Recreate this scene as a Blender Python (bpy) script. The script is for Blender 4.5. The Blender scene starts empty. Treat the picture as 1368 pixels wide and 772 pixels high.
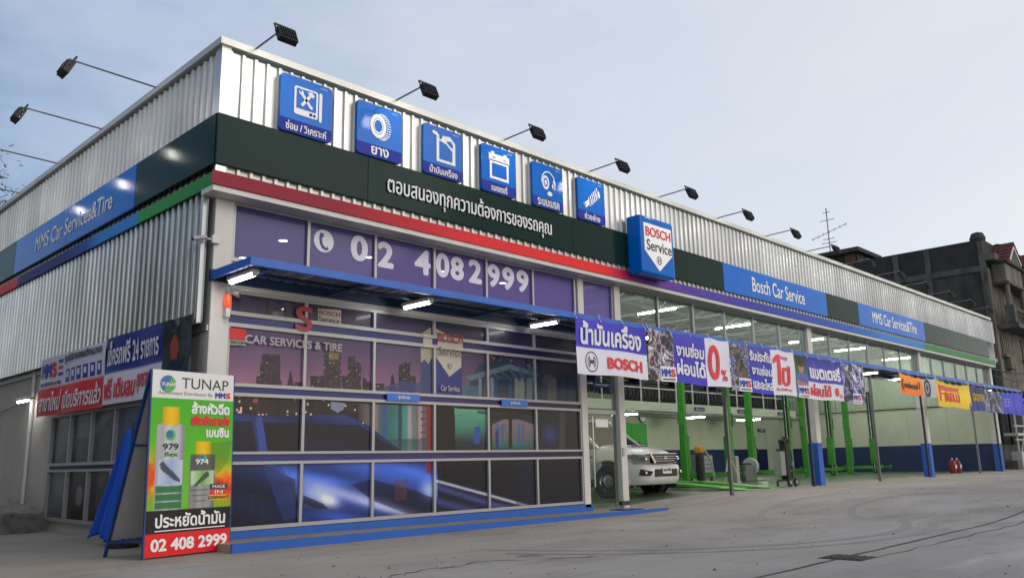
import bpy, bmesh, math, random
import numpy as np
from mathutils import Vector, Matrix
from mathutils.geometry import delaunay_2d_cdt
random.seed(7); rng = np.random.default_rng(5)
S = bpy.context.scene
COL = S.collection
rad = math.radians

# ------------------------------------------------------------------ camera
CAM = np.array([-4.9369, -10.4934, 0.8127]); YAW, PITCH, ROLL, FPX = 0.8002, 0.2057, -0.0207, 1105.42
_fwd = np.array([math.sin(YAW)*math.cos(PITCH), math.cos(YAW)*math.cos(PITCH), math.sin(PITCH)])
_r0 = np.array([math.cos(YAW), -math.sin(YAW), 0.0]); _u0 = np.cross(_r0, _fwd)
_r = _r0*math.cos(ROLL)+_u0*math.sin(ROLL); _u = _u0*math.cos(ROLL)-_r0*math.sin(ROLL)
cam_d = bpy.data.cameras.new('camera'); cam = bpy.data.objects.new('camera', cam_d); COL.objects.link(cam)
cam_d.sensor_width = 36; cam_d.lens = FPX*36/1368; cam_d.clip_end = 2000; cam_d.clip_start = 0.05
cam.matrix_world = Matrix(((_r[0], _u[0], -_fwd[0], CAM[0]), (_r[1], _u[1], -_fwd[1], CAM[1]), (_r[2], _u[2], -_fwd[2], CAM[2]), (0, 0, 0, 1)))
S.camera = cam

def W(px, py, ax, v):
    """survey of the photograph: the point of the plane axis=v seen at a pixel"""
    d = _fwd+_r*(px-684)/FPX-_u*(py-386)/FPX
    t = (v-CAM[ax])/d[ax]
    return CAM+d*t
def toxz(pts, y=0.0): return [(W(a, b, 1, y)[0], W(a, b, 1, y)[2]) for a, b in pts]

# ------------------------------------------------------------------ world, sun, exposure
w = bpy.data.worlds.new('World'); S.world = w; w.use_nodes = True
nt = w.node_tree; N = nt.nodes; L = nt.links
for n in list(N): N.remove(n)
out = N.new('ShaderNodeOutputWorld'); bg = N.new('ShaderNodeBackground'); bg2 = N.new('ShaderNodeBackground'); add = N.new('ShaderNodeAddShader')
sky = N.new('ShaderNodeTexSky'); sky.sky_type = 'NISHITA'; sky.sun_disc = False
SUN_EL, SUN_AZ = rad(24), rad(150)
sky.sun_elevation = SUN_EL; sky.sun_rotation = SUN_AZ
bg.inputs[1].default_value = 0.05
L.new(sky.outputs[0], bg.inputs[0])
tc = N.new('ShaderNodeTexCoord')
dotn = N.new('ShaderNodeVectorMath'); dotn.operation = 'DOT_PRODUCT'; dotn.inputs[1].default_value = (0.55, -0.83, 0.06)
L.new(tc.outputs['Generated'], dotn.inputs[0])
noi = N.new('ShaderNodeTexNoise'); noi.inputs['Scale'].default_value = 1.9; noi.inputs['Detail'].default_value = 7; noi.inputs['Roughness'].default_value = .55
mp = N.new('ShaderNodeMapping'); mp.inputs['Scale'].default_value = (1, 1, 2.6)
L.new(tc.outputs['Generated'], mp.inputs[0]); L.new(mp.outputs[0], noi.inputs['Vector'])
ma = N.new('ShaderNodeMath'); ma.operation = 'MULTIPLY_ADD'; ma.inputs[1].default_value = 1.3; L.new(noi.outputs[0], ma.inputs[0]); L.new(dotn.outputs['Value'], ma.inputs[2])
mr = N.new('ShaderNodeMapRange'); mr.inputs['From Min'].default_value = -0.31; mr.inputs['From Max'].default_value = 1.59
L.new(ma.outputs[0], mr.inputs[0])
cr = N.new('ShaderNodeValToRGB'); L.new(mr.outputs[0], cr.inputs[0])
e = cr.color_ramp.elements; e[0].position = 0; e[0].color = (.12, .19, .31, 1); e[1].position = 1; e[1].color = (.76, .70, .62, 1)
for p_, c_ in ((.15, (.22, .285, .39, 1)), (.24, (.37, .43, .53, 1)), (.41, (.55, .57, .625, 1)), (.69, (.62, .62, .635, 1))):
    q = e.new(p_); q.color = c_
L.new(cr.outputs[0], bg2.inputs[0]); bg2.inputs[1].default_value = 1.07
L.new(bg.outputs[0], add.inputs[0]); L.new(bg2.outputs[0], add.inputs[1]); L.new(add.outputs[0], out.inputs[0])
sun_d = bpy.data.lights.new('sun', 'SUN'); sun_d.energy = 0.5; sun_d.angle = rad(25); sun_d.color = (1, .95, .9)
sun = bpy.data.objects.new('sun', sun_d); COL.objects.link(sun)
sun.rotation_euler = (math.pi/2-SUN_EL, 0, math.pi-SUN_AZ+0); 
_sd = Vector((math.sin(SUN_AZ)*math.cos(SUN_EL), math.cos(SUN_AZ)*math.cos(SUN_EL), math.sin(SUN_EL)))
sun.rotation_euler = (-_sd).to_track_quat('-Z', 'Y').to_euler()
S.view_settings.view_transform = 'Standard'; S.view_settings.look = 'None'; S.view_settings.exposure = 0.0; S.view_settings.gamma = 1
S.render.engine = 'CYCLES'; S.cycles.use_denoising = True; S.cycles.max_bounces = 6; S.cycles.transparent_max_bounces = 12
S.cycles.sample_clamp_indirect = 4; S.cycles.caustics_reflective = False; S.cycles.caustics_refractive = False

# ------------------------------------------------------------------ materials
def lin(c):
    c = np.asarray(c, float)/255
    return np.where(c <= .04045, c/12.92, ((c+.055)/1.055)**2.4)
def rgb(r, g, b): return tuple(lin((r, g, b)))+(1,)
MATS = {}
def mat(name, color, rough=.6, metal=0, emit=0, noise=None, bump=0, bscale=20, coat=0, attr=False, trans=0, spec=.5, nscale=3, stretch=None, vary=0):
    """principled material; noise=(colour2, amount)"""
    if name in MATS: return MATS[name]
    m = bpy.data.materials.new(name); m.use_nodes = True; t = m.node_tree; n = t.nodes; l = t.links
    b = n['Principled BSDF']; o = n['Material Output']
    c = tuple(color)+(1,) if len(color) == 3 else color
    b.inputs['Base Color'].default_value = c; b.inputs['Roughness'].default_value = rough; b.inputs['Metallic'].default_value = metal
    b.inputs['Specular IOR Level'].default_value = spec
    b.inputs['Coat Weight'].default_value = coat; b.inputs['Coat Roughness'].default_value = .05
    if emit: b.inputs['Emission Color'].default_value = c; b.inputs['Emission Strength'].default_value = emit
    cs = None
    if attr:
        a = n.new('ShaderNodeAttribute'); a.attribute_name = 'Col'; cs = a.outputs['Color']
    if noise or bump:
        g = n.new('ShaderNodeNewGeometry') ; vec = g.outputs['Position']
        if stretch:
            mpp = n.new('ShaderNodeMapping'); mpp.inputs['Scale'].default_value = stretch; l.new(vec, mpp.inputs[0]); vec = mpp.outputs[0]
    if noise:
        nz = n.new('ShaderNodeTexNoise'); nz.inputs['Scale'].default_value = nscale; nz.inputs['Detail'].default_value = 7; nz.inputs['Roughness'].default_value = .62
        l.new(vec, nz.inputs['Vector'])
        r_ = n.new('ShaderNodeMapRange'); r_.inputs['From Min'].default_value = .35; r_.inputs['From Max'].default_value = .68; r_.inputs['To Max'].default_value = noise[1]
        l.new(nz.outputs[0], r_.inputs[0])
        mx = n.new('ShaderNodeMixRGB'); l.new(r_.outputs[0], mx.inputs[0])
        if cs: l.new(cs, mx.inputs[1])
        else: mx.inputs[1].default_value = c
        mx.inputs[2].default_value = tuple(noise[0])+(1,) if len(noise[0]) == 3 else noise[0]
        cs = mx.outputs[0]
    if vary:
        oi = n.new('ShaderNodeObjectInfo'); vr = n.new('ShaderNodeMapRange'); vr.inputs['To Min'].default_value = 1-vary; vr.inputs['To Max'].default_value = 1+vary*.6; l.new(oi.outputs['Random'], vr.inputs[0])
        hs_ = n.new('ShaderNodeHueSaturation'); l.new(vr.outputs[0], hs_.inputs['Value'])
        if cs: l.new(cs, hs_.inputs['Color'])
        else: hs_.inputs['Color'].default_value = c
        cs = hs_.outputs[0]
    if cs: l.new(cs, b.inputs['Base Color'])
    if bump:
        nb = n.new('ShaderNodeTexNoise'); nb.inputs['Scale'].default_value = bscale; nb.inputs['Detail'].default_value = 5; l.new(vec, nb.inputs['Vector'])
        bp = n.new('ShaderNodeBump'); bp.inputs['Strength'].default_value = bump; bp.inputs['Distance'].default_value = .02; l.new(nb.outputs[0], bp.inputs['Height']); l.new(bp.outputs[0], b.inputs['Normal'])
    if trans:
        tr = n.new('ShaderNodeBsdfTransparent'); ms = n.new('ShaderNodeMixShader'); ms.inputs[0].default_value = trans
        l.new(b.outputs[0], ms.inputs[1]); l.new(tr.outputs[0], ms.inputs[2]); l.new(ms.outputs[0], o.inputs[0])
    MATS[name] = m; return m
def glass_mat(name, tint, refl):
    m = bpy.data.materials.new(name); m.use_nodes = True; t = m.node_tree; n = t.nodes; l = t.links
    n.remove(n['Principled BSDF']); o = n['Material Output']
    tr = n.new('ShaderNodeBsdfTransparent'); tr.inputs[0].default_value = tint+(1,)
    gl = n.new('ShaderNodeBsdfGlossy'); gl.inputs['Roughness'].default_value = .03
    fr = n.new('ShaderNodeLayerWeight'); fr.inputs[0].default_value = .5
    pw = n.new('ShaderNodeMath'); pw.operation = 'POWER'; pw.inputs[1].default_value = 4.5; l.new(fr.outputs['Facing'], pw.inputs[0])
    mu = n.new('ShaderNodeMath'); mu.operation = 'MULTIPLY_ADD'; mu.inputs[1].default_value = refl; mu.inputs[2].default_value = .035; l.new(pw.outputs[0], mu.inputs[0])
    ms = n.new('ShaderNodeMixShader'); l.new(mu.outputs[0], ms.inputs[0]); l.new(tr.outputs[0], ms.inputs[1]); l.new(gl.outputs[0], ms.inputs[2]); l.new(ms.outputs[0], o.inputs[0])
    MATS[name] = m; return m

M_white = mat('white_paint', (.66, .64, .61), .45, noise=((.5, .48, .45), .45), nscale=2.5)
M_alu = mat('aluminium_frame', (.36, .36, .375), .42, metal=.3)
M_plaster = mat('white_plaster', (.50, .475, .435), .85, noise=((.38, .355, .32), .7), nscale=1.2, bump=.1, bscale=30)
M_clad = mat('galvanised_cladding', (.64, .645, .64), .42, metal=.65, noise=((.50, .50, .49), .8), nscale=2.2, stretch=(1.6, 1.6, .25), vary=.14)
M_clad2 = mat('galvanised_wall_cladding', (.62, .62, .61), .26, metal=.95, noise=((.34, .34, .33), .8), nscale=1.6, stretch=(1, 1, .3), vary=.15)
M_cap = mat('parapet_flashing', (.55, .55, .52), .45, metal=.5, noise=((.42, .42, .40), .5))
M_dark = mat('dark_green_panel', rgb(22, 50, 46)[:3], .13, spec=.06, noise=(rgb(16, 38, 36)[:3], .6), nscale=.8, vary=.15)
M_bluep = mat('blue_panel', rgb(0, 108, 206)[:3], .12, spec=.12, noise=(rgb(0, 94, 190)[:3], .5), nscale=1.5, vary=.05)
M_navyp = mat('deep_blue_caption', rgb(10, 40, 150)[:3], .4, spec=.15)
M_letter = mat('white_lettering', (.86, .86, .86), .5)
M_lettergrey = mat('pale_lettering', (.76, .75, .88), .5)
M_red = mat('red_lettering', rgb(222, 22, 36)[:3], .5)
M_black = mat('black_lettering', (.02, .02, .022), .5)
M_blackm = mat('black_metal', (.010, .010, .011), .5)
M_greyarm = mat('grey_steel_tube', (.16, .16, .16), .4, metal=.6)
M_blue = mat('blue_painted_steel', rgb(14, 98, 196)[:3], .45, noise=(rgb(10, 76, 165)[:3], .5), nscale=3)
M_bluekerb = mat('blue_kerb_paint', rgb(22, 92, 190)[:3], .6, noise=(rgb(40, 84, 140)[:3], .55), nscale=4, bump=.1)
M_conc = mat('concrete_tread', (.30, .265, .22), .85, noise=((.22, .19, .16), .8), nscale=4, bump=.15)
M_green = mat('green_lift_paint', rgb(50, 142, 24)[:3], .4, noise=(rgb(32, 104, 18)[:3], .5), nscale=3)
M_darkgreen = mat('dark_lift_channel', rgb(34, 52, 34)[:3], .6, noise=((.02, .03, .02), .7), nscale=5)
M_cream = mat('cream_wall', rgb(204, 208, 184)[:3], .75, noise=(rgb(184, 190, 162)[:3], .6), nscale=1)
M_navy = mat('navy_wall_band', rgb(10, 36, 84)[:3], .5, noise=(rgb(14, 28, 58)[:3], .5), nscale=2)
M_floor = mat('green_epoxy_floor', rgb(74, 100, 72)[:3], .35, noise=(rgb(110, 112, 96)[:3], .8), nscale=.8)
M_tube = mat('lit_tube', (.98, 1, .97), .5, emit=85)
M_tubec = mat('lit_canopy_tube', (1, .99, .97), .5, emit=28)
M_down = mat('lit_downlight', (1, .96, .9), .5, emit=22)
M_lens = mat('lit_flood_lens', (1, .97, .9), .5, emit=34)
M_glass = glass_mat('clear_glass', (.80, .86, .82), .7)
M_doorglass = glass_mat('door_glass', (.76, .82, .78), .8)
M_print = mat('window_print', (.5, .5, .5), .35, attr=True, trans=.15, coat=.15, spec=.25)
M_banner = mat('printed_vinyl', (.5, .5, .5), .5, attr=True, spec=.3)
M_painted = mat('painted_stripe', (.5, .5, .5), .45, attr=True, spec=.2)
M_rubber = mat('tyre_rubber', (.022, .022, .024), .7)
M_carwhite = mat('white_car_paint', (.82, .82, .80), .3, coat=.6)
M_chrome = mat('chrome', (.62, .62, .64), .22, metal=1)
M_carglass = mat('dark_car_glass', (.02, .03, .03), .2, spec=.2)
M_lampglass = mat('headlamp_glass', (.36, .37, .37), .12, metal=.4, coat=.5)
M_roofin = mat('roof_underside', rgb(120, 138, 126)[:3], .6)
M_steel = mat('light_steel', (.42, .44, .42), .5)
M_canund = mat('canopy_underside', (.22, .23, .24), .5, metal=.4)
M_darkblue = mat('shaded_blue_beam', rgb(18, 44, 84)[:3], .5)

# ------------------------------------------------------------------ mesh helpers
class MB:
    def __init__(s): s.v = []; s.f = []; s.c = None
    def add(s, v, f):
        o = len(s.v); s.v += [tuple(map(float, p)) for p in v]; s.f += [tuple(i+o for i in q) for q in f]; return s
    def box(s, x0, x1, y0, y1, z0, z1):
        return s.add([(x0, y0, z0), (x1, y0, z0), (x1, y1, z0), (x0, y1, z0), (x0, y0, z1), (x1, y0, z1), (x1, y1, z1), (x0, y1, z1)],
                     [(0, 3, 2, 1), (4, 5, 6, 7), (0, 1, 5, 4), (1, 2, 6, 5), (2, 3, 7, 6), (3, 0, 4, 7)])
    def bbox(s, x0, x1, y0, y1, z0, z1, b=.02):
        """box with chamfered edges"""
        bm = bmesh.new(); bmesh.ops.create_cube(bm, size=1)
        for v in bm.verts: v.co = ((x0+x1)/2+v.co.x*(x1-x0), (y0+y1)/2+v.co.y*(y1-y0), (z0+z1)/2+v.co.z*(z1-z0))
        bmesh.ops.bevel(bm, geom=bm.edges[:], offset=b, segments=2, affect='EDGES', profile=.6)
        bm.verts.index_update(); s.add([v.co[:] for v in bm.verts], [[v.index for v in f.verts] for f in bm.faces]); bm.free(); return s
    def tube(s, a, b, r, n=8, r2=None, cap=True):
        a = Vector(a); b = Vector(b); d = (b-a).normalized(); u = d.orthogonal().normalized(); v = d.cross(u); r2 = r if r2 is None else r2
        P = [a+(u*math.cos(t)+v*math.sin(t))*r for t in [2*math.pi*k/n for k in range(n)]]+[b+(u*math.cos(t)+v*math.sin(t))*r2 for t in [2*math.pi*k/n for k in range(n)]]
        F = [(k, (k+1) % n, n+(k+1) % n, n+k) for k in range(n)]
        if cap: F += [tuple(range(n))[::-1], tuple(range(n, 2*n))]
        return s.add(P, F)
    def bar(s, a, b, w, h):
        a = Vector(a); b = Vector(b); d = (b-a).normalized(); up = Vector((0, 0, 1)) if abs(d.z) < .95 else Vector((0, 1, 0)); u = d.cross(up).normalized()*w/2; v = u.cross(d).normalized()*h/2
        P = [a-u-v, a+u-v, a+u+v, a-u+v, b-u-v, b+u-v, b+u+v, b-u+v]
        return s.add(P, [(0, 1, 2, 3), (7, 6, 5, 4), (0, 4, 5, 1), (1, 5, 6, 2), (2, 6, 7, 3), (3, 7, 4, 0)])
    def path(s, pts, r, n=6):
        for a, b in zip(pts, pts[1:]): s.tube(a, b, r, n)
        return s
    def prism(s, pts, fn, d0, d1):
        """polygon (u,v) list; fn(u,v,d)->xyz"""
        n = len(pts); P = [fn(u, v, d0) for u, v in pts]+[fn(u, v, d1) for u, v in pts]
        return s.add(P, [tuple(range(n))[::-1], tuple(range(n, 2*n))]+[(k, (k+1) % n, n+(k+1) % n, n+k) for k in range(n)])
    def lathe(s, prof, c, axis='z', n=20):
        P = []; c = Vector(c)
        for r, h in prof:
            for k in range(n):
                t = 2*math.pi*k/n; a, b = r*math.cos(t), r*math.sin(t)
                P.append(c+(Vector((a, b, h)) if axis == 'z' else Vector((h, a, b)) if axis == 'x' else Vector((a, h, b))))
        F = [(i*n+k, i*n+(k+1) % n, (i+1)*n+(k+1) % n, (i+1)*n+k) for i in range(len(prof)-1) for k in range(n)]
        return s.add(P, F)
    def build(s, name, m, parent=None, smooth=False, kind=None, label=None, fix=True):
        me = bpy.data.meshes.new(name); me.from_pydata(s.v, [], s.f)
        if fix:
            bm = bmesh.new(); bm.from_mesh(me); bmesh.ops.recalc_face_normals(bm, faces=bm.faces); bm.to_mesh(me); bm.free()
        if m: me.materials.append(m)
        if smooth: me.polygons.foreach_set('use_smooth', [True]*len(me.polygons))
        return link(name, me, parent, kind, label)
def link(name, me, parent=None, kind=None, label=None):
    o = bpy.data.objects.new(name, me); COL.objects.link(o)
    if parent: o.parent = parent
    if kind: o['kind'] = kind
    if label: o['label'] = label
    return o
def thing(name, label, cat, loc=(0, 0, 0), rot=0, group=None):
    o = bpy.data.objects.new(name, None); COL.objects.link(o); o.location = loc; o.rotation_euler = (0, 0, rot)
    o.empty_display_size = .1; o['label'] = label; o['category'] = cat
    if group: o['group'] = group
    return o
def tag(o, label, cat, group=None):
    o['label'] = label; o['category'] = cat
    if group: o['group'] = group
    return o
def copy_tree(o, parent=None):
    c = o.copy(); COL.objects.link(c)
    if parent: c.parent = parent
    for ch in [x for x in o.children]: copy_tree(ch, c)
    return c
def dup(o, loc, rot=None, label=None):
    c = copy_tree(o); c.location = loc
    if rot is not None: c.rotation_euler = (0, 0, rot)
    if label: c['label'] = label
    return c
def setcol(me, cols):
    a = me.color_attributes.new('Col', 'FLOAT_COLOR', 'POINT')
    c = np.ones((len(me.vertices), 4), np.float32); c[:, :3] = cols; a.data.foreach_set('color', c.ravel())
def grid(u0, u1, v0, v1, nu, nv, fn, colfn, name, m, parent=None, label=None, kind=None):
    """coloured sheet; fn(U,V)->(x,y,z) arrays, colfn(U,V)->(n,3) linear colours"""
    U, V = np.meshgrid(np.linspace(u0, u1, nu+1), np.linspace(v0, v1, nv+1)); U = U.ravel(); V = V.ravel()
    X, Y, Z = fn(U, V); P = np.stack([X+0*U, Y+0*U, Z+0*U], 1)
    i = np.arange(nu*nv); r, c = i//nu, i % nu; a = r*(nu+1)+c
    F = np.stack([a, a+1, a+nu+2, a+nu+1], 1)
    me = bpy.data.meshes.new(name); me.from_pydata(P.tolist(), [], F.tolist()); me.materials.append(m)
    me.polygons.foreach_set('use_smooth', [True]*len(me.polygons))
    setcol(me, colfn(U, V)); return link(name, me, parent, kind, label)

# --- painting helpers: everything printed flat is painted per vertex
def inpoly(U, V, pts):
    r = np.zeros(U.shape, bool); n = len(pts)
    for i in range(n):
        (x0, y0), (x1, y1) = pts[i], pts[(i+1) % n]
        if y0 == y1: continue
        m = ((V < y0) != (V < y1)) & (U < (x1-x0)*(V-y0)/(y1-y0)+x0); r ^= m
    return r
def fill(C, mask, col, a=1.0):
    col = lin(col); a = np.asarray(a, float)
    if a.ndim: C[mask] = C[mask]*(1-a[mask, None])+col*a[mask, None]
    else: C[mask] = C[mask]*(1-a)+col*a
def hashn(i, j, s=0):
    v = np.sin(i*127.1+j*311.7+s*74.7)*43758.5453; return v-np.floor(v)
def vnoise(U, V, s=0):
    i, j = np.floor(U), np.floor(V); f, g = U-i, V-j; f = f*f*(3-2*f); g = g*g*(3-2*g)
    return (hashn(i, j, s)*(1-f)+hashn(i+1, j, s)*f)*(1-g)+(hashn(i, j+1, s)*(1-f)+hashn(i+1, j+1, s)*f)*g
def fbm(U, V, s=0): return .55*vnoise(U, V, s)+.3*vnoise(2.1*U, 2.1*V, s+1)+.15*vnoise(4.3*U, 4.3*V, s+2)
def ramp(t, stops):
    """stops: [(t, sRGB)] -> linear colours"""
    ts = [s[0] for s in stops]; cs = np.array([lin(s[1]) for s in stops])
    return np.stack([np.interp(t, ts, cs[:, k]) for k in range(3)], 1)

# --- lettering
_tx = {}
def text_mesh(body):
    """outline of the built-in font, filled by nonzero winding (its Thai glyphs have overlapping contours)"""
    if body in _tx: return _tx[body]
    cu = bpy.data.curves.new('t', 'FONT'); cu.body = body; cu.resolution_u = 4; cu.fill_mode = 'NONE'
    ob = bpy.data.objects.new('t', cu); COL.objects.link(ob); bpy.context.view_layer.update()
    me = bpy.data.meshes.new_from_object(ob.evaluated_get(bpy.context.evaluated_depsgraph_get()))
    bpy.data.objects.remove(ob); bpy.data.curves.remove(cu)
    n = len(me.vertices); co = np.zeros(n*3); me.vertices.foreach_get('co', co); co = co.reshape(-1, 3)[:, :2]
    nx = {}
    for e_ in me.edges: nx.setdefault(e_.vertices[0], []).append(e_.vertices[1]); nx.setdefault(e_.vertices[1], []).append(e_.vertices[0])
    bpy.data.meshes.remove(me)
    seen = set(); loops = []
    for v0 in range(n):
        if v0 in seen or v0 not in nx: continue
        lp = [v0]; seen.add(v0); cur = v0+1 if v0+1 in nx[v0] else nx[v0][0]
        while cur not in seen:
            lp.append(cur); seen.add(cur); q = [k for k in nx[cur] if k not in seen]
            if not q: break
            cur = q[0]
        loops.append(lp)
    gl = []   # group contours that touch (one glyph), so every fill stays small
    for lp in loops:
        P = co[lp]; b_ = [P[:, 0].min(), P[:, 0].max(), P[:, 1].min(), P[:, 1].max(), [lp]]
        k = 0
        while k < len(gl):
            g_ = gl[k]
            if g_[0] < b_[1] and b_[0] < g_[1] and g_[2] < b_[3] and b_[2] < g_[3]:
                b_ = [min(b_[0], g_[0]), max(b_[1], g_[1]), min(b_[2], g_[2]), max(b_[3], g_[3]), b_[4]+g_[4]]; gl.pop(k); k = 0
            else: k += 1
        gl.append(b_)
    V = []; F = []
    for g_ in gl:
        vs = [Vector(co[i]) for lp in g_[4] for i in lp]; ed = []; o = 0; A = []
        for lp in g_[4]:
            ed += [(o+k, o+(k+1) % len(lp)) for k in range(len(lp))]; o += len(lp); P = co[lp]; A.append(np.concatenate([P, np.roll(P, -1, 0)], 1))
        A = np.concatenate(A); rv, _, rf, *_ = delaunay_2d_cdt(vs, ed, [], 0, 1e-5)
        o = len(V); V += [tuple(v) for v in rv]
        for t in rf:
            c = sum((Vector(rv[i]) for i in t), Vector((0, 0)))/len(t); x, y = c
            up = (A[:, 1] <= y) & (A[:, 3] > y); dn = (A[:, 1] > y) & (A[:, 3] <= y)
            xi = A[:, 0]+(y-A[:, 1])*(A[:, 2]-A[:, 0])/np.where(A[:, 3] == A[:, 1], 1, A[:, 3]-A[:, 1])
            if (up & (xi > x)).sum() != (dn & (xi > x)).sum(): F.append(tuple(i+o for i in t))
    _tx[body] = (np.c_[np.array(V), np.zeros(len(V))], F); return _tx[body]
def text(body, u0, u1, v0, v1, fn, m, parent, bold=.02, name='lettering', ext=0.0, keep=None, shear=0.0, sub=0):
    """fit body in the rectangle u0..u1, v0..v1; fn(u,v,d)->xyz. keep='l'/'c' keeps the letters' own proportion at height v1-v0"""
    co, F = text_mesh(body)
    lay = np.zeros(len(co))
    if bold > .005:
        n0 = len(co); bb = bold*.9; P_ = [co]; G_ = list(F)
        for j in range(1, 9):
            a_ = j*math.pi/4; P_.append(co+np.array([bb*math.cos(a_), bb*math.sin(a_), 0])); G_ += [tuple(i+j*n0 for i in f_) for f_ in F]
        lay = np.repeat(np.arange(9)*.0006, n0); co = np.concatenate(P_); F = G_
    lo, hi = co.min(0), co.max(0); sv = (v1-v0)/(hi[1]-lo[1]); su = (u1-u0)/(hi[0]-lo[0])
    if keep: su = sv*(1 if u1 > u0 else -1)
    U = u0+(co[:, 0]-lo[0])*su; V = v0+(co[:, 1]-lo[1])*sv
    if keep == 'c': U += (u1+u0)/2-(U.min()+U.max())/2
    D = lay
    if ext:                                  # raised letters: side walls from the fill's border edges
        cnt = {}
        for f_ in F:
            for i in range(len(f_)): k_ = (f_[i], f_[(i+1) % len(f_)]); cnt[k_] = cnt.get(k_, 0)+1
        n1 = len(U); U = np.r_[U, U]; V = np.r_[V, V]; D = np.r_[D*0+ext, D*0]
        F = list(F)+[(a_, b_, b_+n1, a_+n1) for a_, b_ in cnt if (b_, a_) not in cnt]
    if sub:                                  # long edges are cut so that the print follows the cloth
        bm = bmesh.new(); vs = [bm.verts.new((a, c, d)) for a, c, d in zip(U, V, D)]
        for f_ in F:
            try: bm.faces.new([vs[i] for i in f_])
            except ValueError: pass
        for _ in range(4):
            ed = [e_ for e_ in bm.edges if e_.calc_length() > sub]
            if not ed: break
            bmesh.ops.subdivide_edges(bm, edges=ed, cuts=1); bmesh.ops.triangulate(bm, faces=bm.faces[:])
        bm.verts.index_update(); U, V, D = zip(*[v.co[:] for v in bm.verts]); F = [[v.index for v in f_.verts] for f_ in bm.faces]; bm.free()
    b = MB(); b.add([fn(a, c, d) for a, c, d in zip(U, V, D)], F)
    return b.build(name, m, parent, fix=False)
def shape(pts, fn, m, parent, name, d=0.0, ext=.004, label=None):
    return MB().prism(pts, fn, d, d+ext).build(name, m, parent, label=label)
def circ(cx, cy, r, n=24, ry=None, a0=0, a1=360):
    ry = r if ry is None else ry
    k = n if a1-a0 >= 360 else n+1
    return [(cx+r*math.cos(rad(a0+(a1-a0)*i/n)), cy+ry*math.sin(rad(a0+(a1-a0)*i/n))) for i in range(k)]
def ring(cx, cy, r, rr, fn, m, parent, name, d=0.0, n=28, ry=None, rry=None, a0=0, a1=360, ext=.004):
    o = circ(cx, cy, r, n, ry, a0, a1); i = circ(cx, cy, rr, n, rry, a0, a1); b = MB(); k = len(o)
    P = [fn(u, v, d) for u, v in o]+[fn(u, v, d) for u, v in i]
    full = a1-a0 >= 360
    b.add(P, [(j, (j+1) % k, k+(j+1) % k, k+j) for j in range(k if full else k-1)])
    return b.build(name, m, parent)
def rrect(u0, u1, v0, v1, r, n=4):
    P = []
    for cx, cy, a in ((u1-r, v1-r, 0), (u0+r, v1-r, 90), (u0+r, v0+r, 180), (u1-r, v0+r, 270)):
        P += [(cx+r*math.cos(rad(a+90*i/n)), cy+r*math.sin(rad(a+90*i/n))) for i in range(n+1)]
    return P
def front(y):          # lettering plane facing the street (-y); d grows towards the viewer
    return lambda u, v, d: (u, y-d, v)
def side(x):           # lettering plane facing -x; u is the y coordinate
    return lambda u, v, d: (x-d, u, v)

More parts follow.
